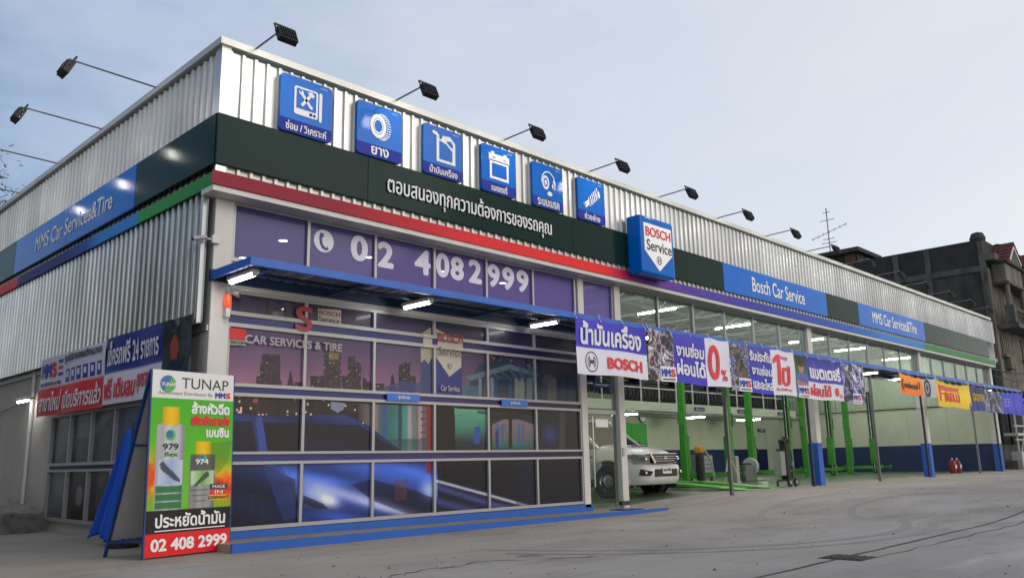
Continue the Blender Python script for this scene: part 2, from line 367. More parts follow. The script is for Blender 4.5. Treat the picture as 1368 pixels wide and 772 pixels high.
# ------------------------------------------------------------------ ground
def hz(x, y):
    t = np.clip((np.asarray(x, float)-8.2)/6.5, 0, 1); t = t*t*(3-2*t)
    return -.2+.2*t
def ground():
    xs = np.concatenate([[-400, -120, -40, -15], np.arange(-8, 20, .5), [22, 30, 44, 70, 150, 500]])
    ys = np.concatenate([[-400, -100, -30], np.arange(-14, 2, 1.0), [2, 4, 8, 14, 30, 100, 500]])
    V = [(x, y, float(hz(x, y))) for y in ys for x in xs]; n = len(xs)
    F = [(j*n+i, j*n+i+1, (j+1)*n+i+1, (j+1)*n+i) for j in range(len(ys)-1) for i in range(n-1)]
    m = bpy.data.materials.new('yard_concrete'); m.use_nodes = True; t = m.node_tree; nn = t.nodes; l = t.links; b = nn['Principled BSDF']
    g = nn.new('ShaderNodeNewGeometry')
    def nz(sc, det=8, st=(1, 1, 1), ro=.6):
        mm = nn.new('ShaderNodeMapping'); mm.inputs['Scale'].default_value = st; l.new(g.outputs['Position'], mm.inputs[0])
        z = nn.new('ShaderNodeTexNoise'); z.inputs['Scale'].default_value = sc; z.inputs['Detail'].default_value = det; z.inputs['Roughness'].default_value = ro; l.new(mm.outputs[0], z.inputs['Vector']); return z.outputs[0]
    def mr_(s, a, b_, c=0, d=1):
        r_ = nn.new('ShaderNodeMapRange'); r_.inputs['From Min'].default_value = a; r_.inputs['From Max'].default_value = b_; r_.inputs['To Min'].default_value = c; r_.inputs['To Max'].default_value = d; l.new(s, r_.inputs[0]); return r_.outputs[0]
    def mix(f, a, c):
        x = nn.new('ShaderNodeMixRGB'); l.new(f, x.inputs[0])
        for s_, k in ((a, 1), (c, 2)):
            if isinstance(s_, tuple): x.inputs[k].default_value = s_+(1,)
            else: l.new(s_, x.inputs[k])
        return x.outputs[0]
    c = mix(mr_(nz(.22, 5), .35, .65), (.262, .25, .238), (.36, .355, .352))
    # brown dust that gathers towards the building
    sx = nn.new('ShaderNodeSeparateXYZ'); l.new(g.outputs['Position'], sx.inputs[0])
    dust = mr_(sx.outputs[1], -7.5, -1.0, 0, .75); mm = nn.new('ShaderNodeMath'); mm.operation = 'MULTIPLY'; l.new(dust, mm.inputs[0]); l.new(mr_(nz(.5, 6, (.35, 1.3, 1)), .35, .6, .35, 1), mm.inputs[1])
    c = mix(mm.outputs[0], c, (.34, .28, .215))
    c = mix(mr_(nz(1.4, 10, (.5, 1.8, 1), .7), .52, .75, 0, .55), c, (.21, .19, .17))
    c = mix(mr_(nz(9, 8, (1, 1, 1), .75), .56, .72, 0, .35), c, (.17, .155, .14))
    c = mix(mr_(nz(.9, 7, (.3, 1.6, 1)), .60, .72, 0, .5), c, (.47, .45, .43))
    c = mix(mr_(nz(.35, 9, (1, 1.6, 1), .72), .50, .66, 0, .6), c, (.17, .155, .138))
    c = mix(mr_(nz(3.2, 6, (.12, 2.2, 1), .6), .60, .74, 0, .45), c, (.13, .12, .11))
    c = mix(mr_(nz(2.1, 3, (1, 1, 1), .5), .70, .74, 0, .5), c, (.07, .064, .06))
    l.new(c, b.inputs['Base Color']); b.inputs['Roughness'].default_value = .8; b.inputs['Specular IOR Level'].default_value = .25
    bp = nn.new('ShaderNodeBump'); bp.inputs['Strength'].default_value = .25; bp.inputs['Distance'].default_value = .02; l.new(nz(14, 8, (1, 1, 1), .7), bp.inputs['Height']); l.new(bp.outputs[0], b.inputs['Normal'])
    MATS['yard'] = m
    MB().add(V, F).build('ground', m, kind='structure', smooth=True)
    M_joint = mat('ground_joint', (.045, .042, .04), .9)
    def strip(name, pts, w_, lift, m_, jit=.0, seed=1):
        R = random.Random(seed); P = []; F = []
        for i, (x, y) in enumerate(pts):
            ww = w_*(1+R.uniform(-jit, jit)); dy = R.uniform(-jit, jit)*.05
            z = float(hz(x, y))+lift; P += [(x, y-ww/2+dy, z), (x, y+ww/2+dy, z)]
        F = [(2*i, 2*i+2, 2*i+3, 2*i+1) for i in range(len(pts)-1)]
        return MB().add(P, F).build(name, m_, kind='structure')
    strip('ground_joint', [(x, -6.78+.004*x, ) for x in np.arange(-6, 60, .5)], .035, .004, M_joint, .25)
    strip('ground_joint', [(x, -7.02-.012*(x-3.8)) for x in np.arange(3.8, 26, .4)], .02, .004, mat('faint_joint', (.10, .095, .09), .9), .8, 3)
    crack = [W(a, b_, 2, -.2) for a, b_ in ((522, 770), (545, 765), (570, 760), (600, 757), (640, 751), (680, 748), (720, 747), (770, 744), (815, 742), (870, 739), (930, 737))]
    P = []
    for a, b_ in zip(crack, crack[1:]):
        for k in range(4): P.append(tuple((a+(b_-a)*k/4)[:2]))
    strip('ground_crack', P, .022, .004, mat('crack_dirt', (.11, .075, .045), .95), .9, 5)
    mk = mat('tyre_mark', (.235, .222, .21), .85, noise=((.27, .26, .25), .9), nscale=3)
    for (cx, cy, R0, a0, a1) in ((6.5, -1.5, 4.6, 200, 300), (6.5, -1.5, 4.95, 205, 295), (12.0, -9.0, 5.2, 60, 130), (12.0, -9.0, 6.7, 62, 128)):
        P = []
        for k in range(41):
            a_ = rad(a0+(a1-a0)*k/40)
            for q in (-.07, .07): x, y = cx+(R0+q)*math.cos(a_), cy+(R0+q)*math.sin(a_); P.append((x, y, float(hz(x, y))+.003))
        MB().add(P, [(2*k, 2*k+2, 2*k+3, 2*k+1) for k in range(40)]).build('tyre_mark', mk, kind='structure')
    # garage floor, a green painted screed inside the bays
    fl = MB(); xs = np.arange(9.2, 36.01, .67); k = len(xs)
    fl.add([(x, .75, float(hz(x, 0))+.006) for x in xs]+[(x, 10, float(hz(x, 0))+.006) for x in xs], [(i, i+1, k+i+1, k+i) for i in range(k-1)])
    fl.build('garage_floor', M_floor, kind='structure')
    mh = thing('drain_cover', 'dark rectangular iron drain grate set in the yard concrete', 'drain cover', (3.64, -6.8, -.2))
    MB().box(-.2, .2, -.22, .22, -.02, .006).build('frame', mat('iron', (.02, .02, .02), .7), mh)
    for i in range(6): MB().box(-.17, .17, -.19+i*.065, -.15+i*.065, .0, .012).build('grate_bar', MATS['iron'], mh)
ground()
def grit():
    R = random.Random(4); V = []; F = []
    for k in range(420):
        x, y = R.uniform(-7, 16), R.uniform(-9.5, -.9); q = R.uniform(.004, .014)*(1 if R.random() < .93 else 2.2); z = float(hz(x, y)); i = len(V); a_ = R.uniform(0, 6.3)
        V += [(x+q*math.cos(a_+t), y+q*math.sin(a_+t), z) for t in (0, 1.7, 3.3, 4.9)]+[(x, y, z+q*.9)]; F += [(i, i+1, i+4), (i+1, i+2, i+4), (i+2, i+3, i+4), (i+3, i, i+4)]
    o = MB().add(V, F).build('grit', mat('grit_stone', (.20, .18, .15), .9, noise=((.06, .055, .05), .9), nscale=30), kind='stuff'); o['label'] = 'loose grit scattered over the yard concrete'; o['category'] = 'grit'
grit()

# ------------------------------------------------------------------ main building
bld = thing('service_building', 'long single-storey car service garage with corrugated silver parapet and glass showroom', 'building')
XE = 35.9; YD = 10.0; ZT, ZB, ZBB = 6.632, 5.52, 4.80
# cladding sheets: real trapezoidal ribs
def rib_profile(length, pitch, wr, depth, s0=0):
    P = [(0, 0)]; x = s0
    n = int(round(length/pitch))
    for i in range(n):
        c = (i+.5)*pitch
        P += [(c-wr/2-.012, 0), (c-wr/2, depth), (c+wr/2, depth), (c+wr/2+.012, 0)]
    P.append((length, 0)); return P
def sheet_mesh(length, z0, z1, pitch, wr, depth, fn):
    P = rib_profile(length, pitch, wr, depth); n = len(P)
    b = MB(); b.add([fn(u, d, z0) for u, d in P]+[fn(u, d, z1) for u, d in P], [(i, i+1, n+i+1, n+i) for i in range(n-1)])
    return b
def sheets(name, count, length, z0, z1, fn0, step, m, pitch=.19, wr=.045, depth=.035):
    me = None
    for i in range(count):
        if me is None:
            o = sheet_mesh(length, z0, z1, pitch, wr, depth, fn0).build(name, m, bld, fix=False); me = o.data
        else: o = link(name, me, bld)
        o.location = (step[0]*i, step[1]*i, random.uniform(-.003, .003))
YF = -.324
SH = .19*4; nF = int((XE-.02)/SH)
sheets('cladding_sheet', nF+1, SH, ZB+.005, ZT-.14, lambda u, d, z: (u-.10, YF-d, z), (SH, 0), M_clad)
sheets('lower_cladding_sheet', nF+1, SH, 4.70, 4.84, lambda u, d, z: (u-.10, YF-d, z), (SH, 0), M_cap)
XL = -.106
sheets('cladding_sheet', 16, SH, ZB+.005, ZT-.14, lambda u, d, z: (XL-d, u-.28, z), (0, SH), M_clad)
sheets('wall_cladding_sheet', 16, SH, 2.70, 5.0, lambda u, d, z: (XL+.04-d, u-.05, z), (0, SH), M_clad2, wr=.055, depth=.05)
# corner flashings
MB().box(-.145, -.01, YF-.038, YF-.005, ZB+.008, ZT-.10).box(-.145, -.112, YF-.005, -.2, ZB+.008, ZT-.10).build('corner_flashing', M_clad, bld)
MB().box(-.145, -.01, YF-.038, YF-.005, 4.70, 4.845).build('corner_flashing', M_clad2, bld)
# parapet flashing
MB().box(-.19, XE+.04, YF-.09, YF+.25, ZT-.10, ZT).build('parapet_cap', M_cap, bld)
MB().box(-.19, .2, YF+.252, 12.2, ZT-.10, ZT).build('parapet_cap', M_cap, bld)
MB().box(XE-.01, XE+.035, YF-.05, YF+.2, 4.6, ZT-.105).build('end_flashing', M_white, bld)
# sign fascia: composite panels
segs = [(-.17, 2.3, 'd'), (2.303, 4.75, 'd'), (4.753, 7.2, 'd'), (7.203, 10.1, 'd'), (10.103, 12.93, 'd'), (12.933, 15.87, 'b'), (15.873, 18.8, 'b'), (18.803, 21.12, 'd'),
        (21.123, 24.09, 'b'), (24.093, 27.06, 'b'), (27.063, 29.2, 'd'), (29.203, 32.0, 'd'), (32.003, 34.95, 'd')]
for a, b, c in segs:
    MB().bbox(a, b, YF-.075, YF-.036, ZBB, ZB, .006).build('fascia_panel', M_dark if c == 'd' else M_bluep, bld, label='dark green fascia panel' if c == 'd' else 'bright blue fascia panel')
lseg = [(YF-.036, 2.29, 'd'), (2.293, 5.37, 'b'), (5.373, 8.45, 'b'), (8.453, 10.5, 'd'), (10.503, 12.2, 'd')]
for a, b, c in lseg:
    MB().bbox(XL-.075, XL-.036, a, b, ZBB, ZB, .006).build('fascia_panel', M_dark if c == 'd' else M_bluep, bld, label='dark green fascia panel' if c == 'd' else 'bright blue fascia panel')
FA = YF-.078
text('ตอบสนองทุกความต้องการของรถคุณ', 2.66, 6.55, 4.93, 5.34, front(FA-.012), mat('white_channel_letter', (.85, .85, .85), .4), bld, .004, 'slogan_lettering', ext=.02)
text('Bosch Car Service', 14.33, 17.32, 4.97, 5.36, front(FA), M_letter, bld, .012, 'fascia_lettering')
text('MMS Car Services&Tire', 22.2, 26.2, 4.98, 5.36, front(FA), M_letter, bld, .014, 'fascia_lettering')
text('MMS Car Services&Tire', 7.12, 3.2, 5.0, 5.32, side(XL-.078), M_letter, bld, .014, 'fascia_lettering')
# coloured stripe under the fascia (colours run along its length)
def stripe(a, b, stops, fn, nm='colour_stripe'):
    n = 90
    U = np.linspace(a, b, n+1); c = ramp(U, stops); bm = MB(); V = []
    for u in U: V += [fn(u, 4.518, 0), fn(u, 4.518, .03), fn(u, 4.712, .03), fn(u, 4.712, 0)]
    F = []
    for i in range(n):
        for k in range(3): F.append((4*i+k, 4*i+4+k, 4*i+5+k, 4*i+1+k))
    o = bm.add(V, F).build(nm, M_painted, bld); setcol(o.data, np.repeat(c, 4, 0))
G, R_, DR, PU, IN, BL, LB = (18, 128, 48), (232, 30, 40), (140, 22, 46), (110, 44, 140), (48, 52, 168), (22, 78, 180), (26, 130, 215)
stripe(-.19, XE+.03, [(-.19, DR), (1.6, DR), (4.5, (222, 32, 44)), (8.2, (236, 34, 34)), (8.9, (180, 40, 80)), (9.5, PU), (11, (84, 50, 160)), (14, IN), (19, BL), (21.8, (24, 100, 200)), (23.5, LB), (26.6, LB), (27.2, G), (36, G)], front(YF-.012))
stripe(YF-.04, 12.2, [(-.4, G), (2.1, (30, 150, 50)), (2.3, LB), (3.8, LB), (4.4, (20, 60, 165)), (5.5, (16, 30, 120)), (8.1, (26, 28, 110)), (8.4, R_), (12.2, (150, 30, 36))], lambda u, v, d: (XL-.012-d, u, v))
# beam under it, columns
MB().box(-.02, XE+.03, YF-.02, .10, 4.44, 4.512).build('eaves_beam', M_white, bld)
MB().box(-.16, -.021, YF-.02, 0, 4.44, 4.512).build('eaves_beam', M_white, bld)
MB().box(.30, XE, .055, .10, 4.38, 4.438).build('window_head', M_white, bld)
def column(x0, x1, y0, y1, zb, blue):
    MB().bbox(x0, x1, y0, y1, zb if not blue else 1.16, 4.436, .012).build('column', M_white, bld)
    if blue: MB().bbox(x0-.003, x1+.003, y0-.003, y1+.003, zb, 1.158, .012).build('column_base', M_bluekerb, bld)
column(.03, .30, -.06, .22, -.21, False); column(7.72, 7.90, -.05, .13, -.08, False); column(8.90, 9.10, -.07, .13, -.18, False)
column(17.86, 18.14, -.14, .14, -.02, True); column(26.86, 27.14, -.14, .14, -.02, True); column(35.72, 36.0, -.14, .14, -.02, True)
MB().box(8.93, 9.0, -.085, -.071, .88, 1.05).build('wall_switch', M_alu, bld)
# roof, walls, inside
MB().box(.0, XE, -.2, 10.2, 5.9, 5.95).build('roof', M_roofin, bld)
MB().box(.04, .10, .25, 12.2, 2.66, 6.4).box(.04, .1, .25, 12.2, -.3, -.01).box(.04, .1, 5.72, 12.2, -.008, 2.658).box(.04, .1, .25, .86, -.008, 2.658).box(.04, .1, .861, 5.719, 1.78, 2.657).build('side_wall', M_plaster, bld)
MB().box(.0, .036, -.04, 12.2, 2.60, 2.68).build('cladding_trim', M_alu, bld)
for y in (7.03,): MB().tube((0, y, -.28), (0, y, 2.68), .035).build('downpipe', M_white, bld)
MB().box(.02, .04, 8.7, 8.72, -.25, 2.6).build('wall_joint', M_steel, bld)
MB().box(9.2, 35.93, 10.02, 10.12, -.1, 1.18).build('navy_back_wall', M_navy, bld)
MB().box(9.2, 35.93, 10.03, 10.12, 1.18, 3.1).build('cream_back_wall', M_cream, bld)
MB().box(35.93, 36.03, .2, 10.12, -.1, 1.18).build('navy_end_wall', M_navy, bld)
MB().box(35.94, 36.03, .2, 10.12, 1.18, 2.86).build('cream_end_wall', M_cream, bld)
MB().tube((35.9, .2, 2.9), (35.9, 10, 2.84), .02).build('conduit', M_blackm, bld)
M_incl = mat('translucent_wall_sheet', rgb(176, 190, 168)[:3], .5)
o = sheet_mesh(9.8, 2.865, 5.9, .2, .04, .03, lambda u, d, z: (35.94-d, .2+u, z)).build('upper_wall_sheet', M_incl, bld, fix=False)
for i in range(6): 
    o = sheet_mesh(4.4, 3.1, 5.9, .2, .04, .03, lambda u, d, z: (9.2+i*4.45+u, 10.04-d, z)).build('upper_wall_sheet', M_incl, bld, fix=False)
for i in range(5): MB().box(35.925, 35.938, 1.9+i*1.75, 1.91+i*1.75, 1.19, 2.85).build('wall_joint', M_steel, bld)
MB().box(34.4, 35.3, 10.005, 10.028, 0, 2.03).build('wall_door', M_cream, bld)
# showroom shell
M_room = mat('showroom_wall', (.35, .33, .32), .8); M_roomd = mat('showroom_floor', (.20, .19, .18), .4)
MB().box(.11, 7.9, 7.0, 7.1, 0, 4.6).build('showroom_back_wall', M_room, bld)
MB().box(7.90, 7.98, .14, 7.1, 0, 4.6).build('showroom_side_wall', mat('grey_partition', (.16, .17, .17), .6), bld)
MB().box(.11, 7.9, .1, 7.0, 4.46, 4.56).build('showroom_ceiling', mat('ceiling_board', (.45, .44, .46), .8), bld)
MB().box(.11, 7.9, .05, 7.0, -.09, .0).build('showroom_floor', M_roomd, bld)
MB().box(7.98, 35.9, .14, .2, -.3, -.25).build('ground_beam', M_conc, bld)
for x, y in [(1.9, 1.38), (3.62, 1.38), (5.36, 1.38), (7.0, 1.36), (1.98, 2.87), (3.75, 5.68), (5.51, 5.69), (7.21, 5.69), (5.02, 6.8), (6.45, 6.7)]:
    MB().lathe([(0, 0), (.075, 0)], (x, y, 4.452), 'z', 16).build('downlight', M_down, bld, fix=False)
    MB().lathe([(.075, 0), (.095, .0), (.095, .01)], (x, y, 4.45), 'z', 16).build('downlight_rim', M_white, bld)
# trusses and purlins
for i in range(13):
    x = 9.6+i*2.15
    t = MB().bar((x, .2, 5.25), (x, 9.9, 5.25), .06, .06).bar((x, .2, 5.8), (x, 9.9, 5.8), .06, .06)
    for k in range(8):
        y0 = .2+k*1.21; t.bar((x, y0, 5.25 if k % 2 else 5.8), (x, y0+1.21, 5.8 if k % 2 else 5.25), .04, .04)
    t.build('roof_truss', M_steel, bld)
    if i < 12: MB().bar((x, .5, 5.25), (x+2.15, 3.2, 5.8), .035, .035).bar((x+2.15, .5, 5.25), (x, 3.2, 5.8), .035, .035).build('cross_brace', M_steel, bld)
for y in (.9, 2.4, 3.9, 5.4, 6.9, 8.4): MB().box(9.2, 35.8, y-.03, y+.03, 5.83, 5.895).build('purlin', M_steel, bld)
# mezzanine
MB().box(9.2, 31.6, 7.0, 10.0, 2.52, 2.84).build('mezzanine_slab', M_cream, bld)
MB().tube((9.2, 6.9, 2.42), (31.6, 6.9, 2.42), .035).build('conduit', M_greyarm, bld)
rl = MB()
MB().bar((9.2, 7.05, 3.34), (31.6, 7.05, 3.34), .035, .035).build('railing_rail', M_white, bld); MB().bar((9.2, 7.05, 3.88), (31.6, 7.05, 3.88), .04, .04).build('railing_rail', M_white, bld)
pm = MB().box(-.02, .02, -.02, .02, 0, 1.04).build('railing_post', M_white, bld); pm.location = (9.5, 7.05, 2.84)
for i in range(1, 20):
    o = link('railing_post', pm.data, bld); o.location = (9.5+1.13*i, 7.05, 2.84)

# ------------------------------------------------------------------ showroom glazing
X0 = .32; PW = 1.2268
mx = [X0-.005+.0]+[.2888+1.2268*k+.0 for k in range(1, 8)]
def fr(x0, x1, z0, z1, y0=-.03, y1=.05, name='window_frame', m=None): return MB().box(x0, x1, y0, y1, z0, z1).build(name, m or M_alu, bld)
# upper row frames (z 3.60-4.37)
for k in range(1, 7): fr(mx[k]-.023, mx[k]+.023, 3.655, 4.40, name='mullion')
fr(.30, 8.9, 4.401, 4.437, name='window_rail'); fr(.30, 8.9, 3.60, 3.655, name='window_rail'); fr(.30, .345, 3.656, 4.40, name='mullion'); fr(8.85, 8.9, 3.656, 4.40, name='mullion')
fr(.30, 7.72, 3.20, 3.598, y0=.0, y1=.06, name='transom_panel', m=M_white)
fr(7.9, 8.9, 2.90, 3.598, y0=.0, y1=.06, name='transom_panel', m=M_cream)
rails = [(2.85, 2.905), (2.69, 2.745), (1.885, 1.93), (1.755, 1.80), (.985, 1.02), (.85, .89), (0.0, .05), (3.15, 3.20)]
for a, b in rails: fr(.30, 7.72, a, b, name='window_rail')
for z0, z1 in ((2.906, 3.149), (1.931, 2.689), (1.021, 1.754), (.051, .849)):
    for k in range(1, 6): fr(mx[k]-.023, mx[k]+.023, z0, z1, name='mullion')
    fr(.30, .345, z0, z1, name='mullion'); fr(7.68, 7.72, z0, z1, name='mullion')
# printed film on the glass: one mural painted across all panes, in the photograph's survey coordinates
def uv(X, Z, y=0.0):
    d = np.stack([X-CAM[0], 0*X+y-CAM[1], Z-CAM[2]], 1); z = d@_fwd
    return 684+FPX*(d@_r)/z, 386-FPX*(d@_u)/z
LIGHT = 1.12   # film is printed brighter than the dusk picture shows it
def mural(X, Z):
    U, V = uv(X, Z)
    t = (V-385)/150
    C = ramp(Z, [(0, (20, 22, 34)), (1.75, (40, 34, 48)), (1.95, (150, 102, 130)), (2.15, (128, 88, 126)), (2.5, (94, 72, 112)), (2.8, (74, 62, 104)), (3.2, (52, 48, 84))])
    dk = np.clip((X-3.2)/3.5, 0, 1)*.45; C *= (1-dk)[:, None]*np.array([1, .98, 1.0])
    C *= (.93+.14*fbm(X*1.3, Z*1.3, 3))[:, None]
    sk = (Z > 1.75)
    def tower(x0, x1, top, base=524, col=(42, 38, 50), seed=0, dens=.25, lean=0):
        m = (U > x0) & (U < x1) & (V > top) & (V < base) & sk; fill(C, m, col, .92)
        i, j = np.floor((U-x0)/2.0), np.floor(V/3.1); wv = hashn(i, j, seed)
        fill(C, m & (wv < dens) & ((V/3.1 % 1) < .6) & (((U-x0)/2.0 % 1) < .7), (104, 90, 98), .7)
        fill(C, m & (wv > .975) & ((V/3.1 % 1) < .6), (200, 160, 140), .6)
    tower(343, 350, 502, seed=1); tower(348, 352, 486, seed=1); tower(350, 375, 473, seed=2, dens=.22); tower(374, 377, 508)
    fill(C, inpoly(U, V, [(384, 516), (387, 500), (389, 493), (391, 502), (393, 516)]), (56, 46, 60)); tower(383, 395, 514)
    tower(394, 403, 510, seed=4); tower(405, 409, 516, seed=4)
    tower(415, 434, 502, seed=5, dens=.12, col=(40, 36, 46)); tower(433, 456, 458, seed=6, dens=.35, col=(48, 44, 52))
    fill(C, inpoly(U, V, [(433, 458), (440, 448), (443, 430), (446, 448), (456, 460)]), (74, 66, 84), .8)
    fill(C, (U > 440) & (U < 453) & (V > 460) & (V < 480), (170, 150, 70), .45)
    tower(457, 466, 502, seed=8); tower(465, 475, 476, seed=9, dens=.3); tower(474, 483, 484, seed=10, dens=.3); tower(485, 490, 505, seed=11); tower(489, 496, 509, seed=11)
    tower(503, 514, 512, seed=12); fill(C, inpoly(U, V, [(521, 524), (523, 504), (525, 498), (527, 504), (530, 524)]), (50, 42, 56))
    tower(533, 548, 486, seed=13, dens=.35); tower(549, 556, 502, seed=14)
    tower(540, 549, 484, seed=15, dens=.3); tower(611, 616, 512)
    tower(657, 667, 472, seed=16, dens=.45); tower(667, 686, 468, seed=17, dens=.2, col=(60, 58, 74)); tower(701, 713, 466, seed=18, dens=.4); tower(713, 722, 474, seed=19)
    # petrol court canopy with teal walls
    fill(C, inpoly(U, V, [(630, 505), (640, 487), (676, 480), (725, 497), (775, 500), (775, 545), (617, 545)]), (28, 62, 82), .85)
    fill(C, inpoly(U, V, [(622, 503), (682, 486), (722, 500), (716, 503), (682, 493), (630, 508)]), (96, 118, 128))
    for k in range(6): fill(C, inpoly(U, V, [(636+k*14, 497-k*2.2), (641+k*14, 498-k*2.2), (668+k*9, 506), (660+k*9, 506)]), (70, 96, 112), .7)
    fill(C, inpoly(U, V, [(556, 512), (566, 508), (566, 524), (500, 524), (520, 514), (540, 508)]), (54, 74, 128), .8)
    fill(C, inpoly(U, V, [(612, 512), (640, 516), (640, 535), (612, 535)]), (60, 108, 130), .8)
    m = (U > 632) & (U < 780) & (V > 505) & (V < 540) & sk; fill(C, m & (hashn(np.floor(U/5), 0*U, 7) > .6), (30, 92, 140), .5); fill(C, m & (hashn(np.floor(U/4), 0*U, 8) > .8), (150, 160, 150), .5)
    fill(C, inpoly(U, V, [(690, 508), (702, 510), (702, 538), (690, 538)]), (130, 134, 128), .8)
    fill(C, ((U-733)**2/60+(V-507)**2/70 < 1), (120, 130, 170), .5); fill(C, ((U-733)**2/14+(V-508)**2/22 < 1), (160, 80, 90), .5)
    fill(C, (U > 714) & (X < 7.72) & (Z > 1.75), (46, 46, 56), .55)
    # pylon sign picture
    PY = [(564, 444), (570, 438), (571, 541), (564, 524)]; fill(C, inpoly(U, V, [(563, 446), (576, 437), (582, 530), (563, 527)]), (176, 164, 150), .9)
    fill(C, inpoly(U, V, [(563, 484), (568, 480), (573, 486), (577, 478), (582, 476), (584, 532), (563, 527)]), (50, 62, 122), .95)
    fill(C, inpoly(U, V, [(580, 438), (618, 456), (618, 532), (582, 529)]), (44, 58, 128), .98)
    fill(C, inpoly(U, V, [(583, 439), (617, 456), (617, 490), (601, 503), (583, 476)]), (196, 186, 172), .95)
    # lower left: night street and the large blue car
    lo = (Z < 1.76)
    C[lo] = ramp(Z[lo], [(0, (16, 18, 30)), (.9, (20, 22, 34)), (1.75, (44, 36, 44))])
    n1 = fbm(X*9, Z*9, 11); m = lo & (Z > 1.25) & (X < 3.0); fill(C, m & (n1 > .5), (70, 58, 60), .45); fill(C, m & (hashn(np.floor(X*34), np.floor(Z*34), 3) > .975), (235, 205, 170), .9)
    fill(C, ((U-342)**2+(V-535)**2 < 12), (190, 90, 90), .7)
    car = [(300, 552), (335, 554), (352, 554), (462, 554), (480, 562), (500, 575), (520, 592), (545, 606), (585, 612), (622, 640), (655, 664), (668, 676), (668, 720), (300, 725)]
    cm = inpoly(U, V, car)
    C[cm] = ramp(V[cm], [(552, (34, 52, 120)), (575, (28, 46, 110)), (606, (30, 60, 150)), (625, (42, 90, 190)), (650, (40, 82, 176)), (690, (22, 48, 120))])
    sw = np.clip(.5+.5*np.sin((V*1.0-U*.32)/9+1.2*fbm(U/40, V/30, 2)), 0, 1); C[cm] *= (.55+.75*sw[cm])[:, None]
    fill(C, inpoly(U, V, [(302, 562), (338, 562), (344, 606), (302, 606)]), (18, 20, 34), .85)
    fill(C, inpoly(U, V, [(352, 564), (402, 564), (402, 608), (358, 608)]), (22, 20, 34), .9)
    fill(C, inpoly(U, V, [(352, 564), (480, 567), (505, 585), (540, 606), (404, 608), (358, 608)]), (24, 24, 38), .88)
    fill(C, inpoly(U, V, [(342, 556), (350, 556), (360, 612), (348, 612)]), (52, 86, 170), .7)
    fill(C, inpoly(U, V, [(300, 618), (360, 622), (395, 640), (400, 700), (300, 706)]), (18, 22, 38), .82)
    fill(C, inpoly(U, V, [(352, 622), (378, 622), (402, 690), (380, 696)]), (34, 62, 128), .6)
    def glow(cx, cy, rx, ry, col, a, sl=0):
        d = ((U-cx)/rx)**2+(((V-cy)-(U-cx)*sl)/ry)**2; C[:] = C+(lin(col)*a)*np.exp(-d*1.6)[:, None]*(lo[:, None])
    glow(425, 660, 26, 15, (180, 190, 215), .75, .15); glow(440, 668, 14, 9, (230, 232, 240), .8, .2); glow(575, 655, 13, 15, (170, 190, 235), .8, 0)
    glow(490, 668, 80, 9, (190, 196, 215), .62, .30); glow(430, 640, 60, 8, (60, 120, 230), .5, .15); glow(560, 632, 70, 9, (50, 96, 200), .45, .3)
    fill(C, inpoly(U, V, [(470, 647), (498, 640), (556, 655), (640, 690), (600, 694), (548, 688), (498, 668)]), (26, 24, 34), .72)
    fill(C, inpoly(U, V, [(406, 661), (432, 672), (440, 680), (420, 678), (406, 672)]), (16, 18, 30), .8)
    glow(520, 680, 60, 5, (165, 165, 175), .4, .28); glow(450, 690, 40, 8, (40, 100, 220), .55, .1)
    fill(C, (U > 528) & (U < 544) & (V > 640) & (V < 668), (110, 62, 56), .45)
    # right: workshop picture
    g = (U > 478) & (U < 578) & lo & (Z > .9)
    bd = inpoly(U, V, [(478, 538), (578, 543), (578, 611), (545, 606), (520, 590), (498, 572), (480, 560)])
    C[bd] = ramp(U[bd], [(478, (60, 52, 62)), (492, (112, 96, 104)), (520, (44, 110, 112)), (545, (58, 150, 140)), (560, (124, 106, 116)), (578, (96, 84, 100))])
    for a, c_ in ((503, (150, 116, 126)), (514, (40, 84, 150)), (535, (46, 56, 84)), (548, (176, 150, 156)), (562, (180, 150, 152))): fill(C, bd & (abs(U-a) < 2.6), c_, .85)
    for k in range(5): fill(C, bd & (abs(U-566) < 4) & (abs(V-(550+k*9)) < .9), (50, 40, 60), .8)
    fill(C, bd & (V > 586), (30, 76, 92), .6); fill(C, lo & (abs(U-574) < 3.2) & (V > 538) & (V < 632), (140, 36, 44), .95)
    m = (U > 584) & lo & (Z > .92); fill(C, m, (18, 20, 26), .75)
    bd = inpoly(U, V, [(608, 545), (654, 547), (654, 603), (609, 603)]); C[bd] = ramp(V[bd], [(545, (96, 170, 140)), (570, (72, 132, 116)), (590, (36, 58, 62)), (603, (22, 42, 60))])
    fill(C, inpoly(U, V, [(634, 570), (642, 570), (642, 592), (634, 592)]), (28, 78, 170), .95); fill(C, inpoly(U, V, [(638, 548), (722, 556), (722, 559), (638, 552)]), (40, 60, 70), .8)
    bd = inpoly(U, V, [(658, 560), (714, 560), (714, 603), (658, 603)]); C[bd] = ramp(V[bd], [(560, (132, 112, 122)), (585, (108, 100, 106)), (594, (52, 110, 96)), (603, (26, 66, 80))])
    fill(C, inpoly(U, V, [(658, 560), (682, 548), (714, 560), (714, 567), (682, 556), (658, 567)]), (36, 40, 48), .9)
    fill(C, (abs(U-682.5) < 2.2) & (V > 550) & (V < 598) & lo, (24, 16, 22), .95)
    for a in (665, 672, 694, 699): fill(C, lo & (abs(U-a) < 1.1) & (V > 566) & (V < 596), (30, 90, 160), .85)
    fill(C, lo & (U > 661) & (U < 677) & (abs(V-572) < 1), (30, 90, 160), .8); fill(C, inpoly(U, V, [(662, 576), (667, 574), (667, 600), (663, 600)]), (22, 46, 130), .9)
    fill(C, lo & (U > 720) & (Z > .9), (34, 38, 56), .5); glow(736, 580, 12, 14, (50, 80, 180), .35); fill(C, lo & (U > 748) & (U < 756) & (V > 548), (70, 84, 84), .5)
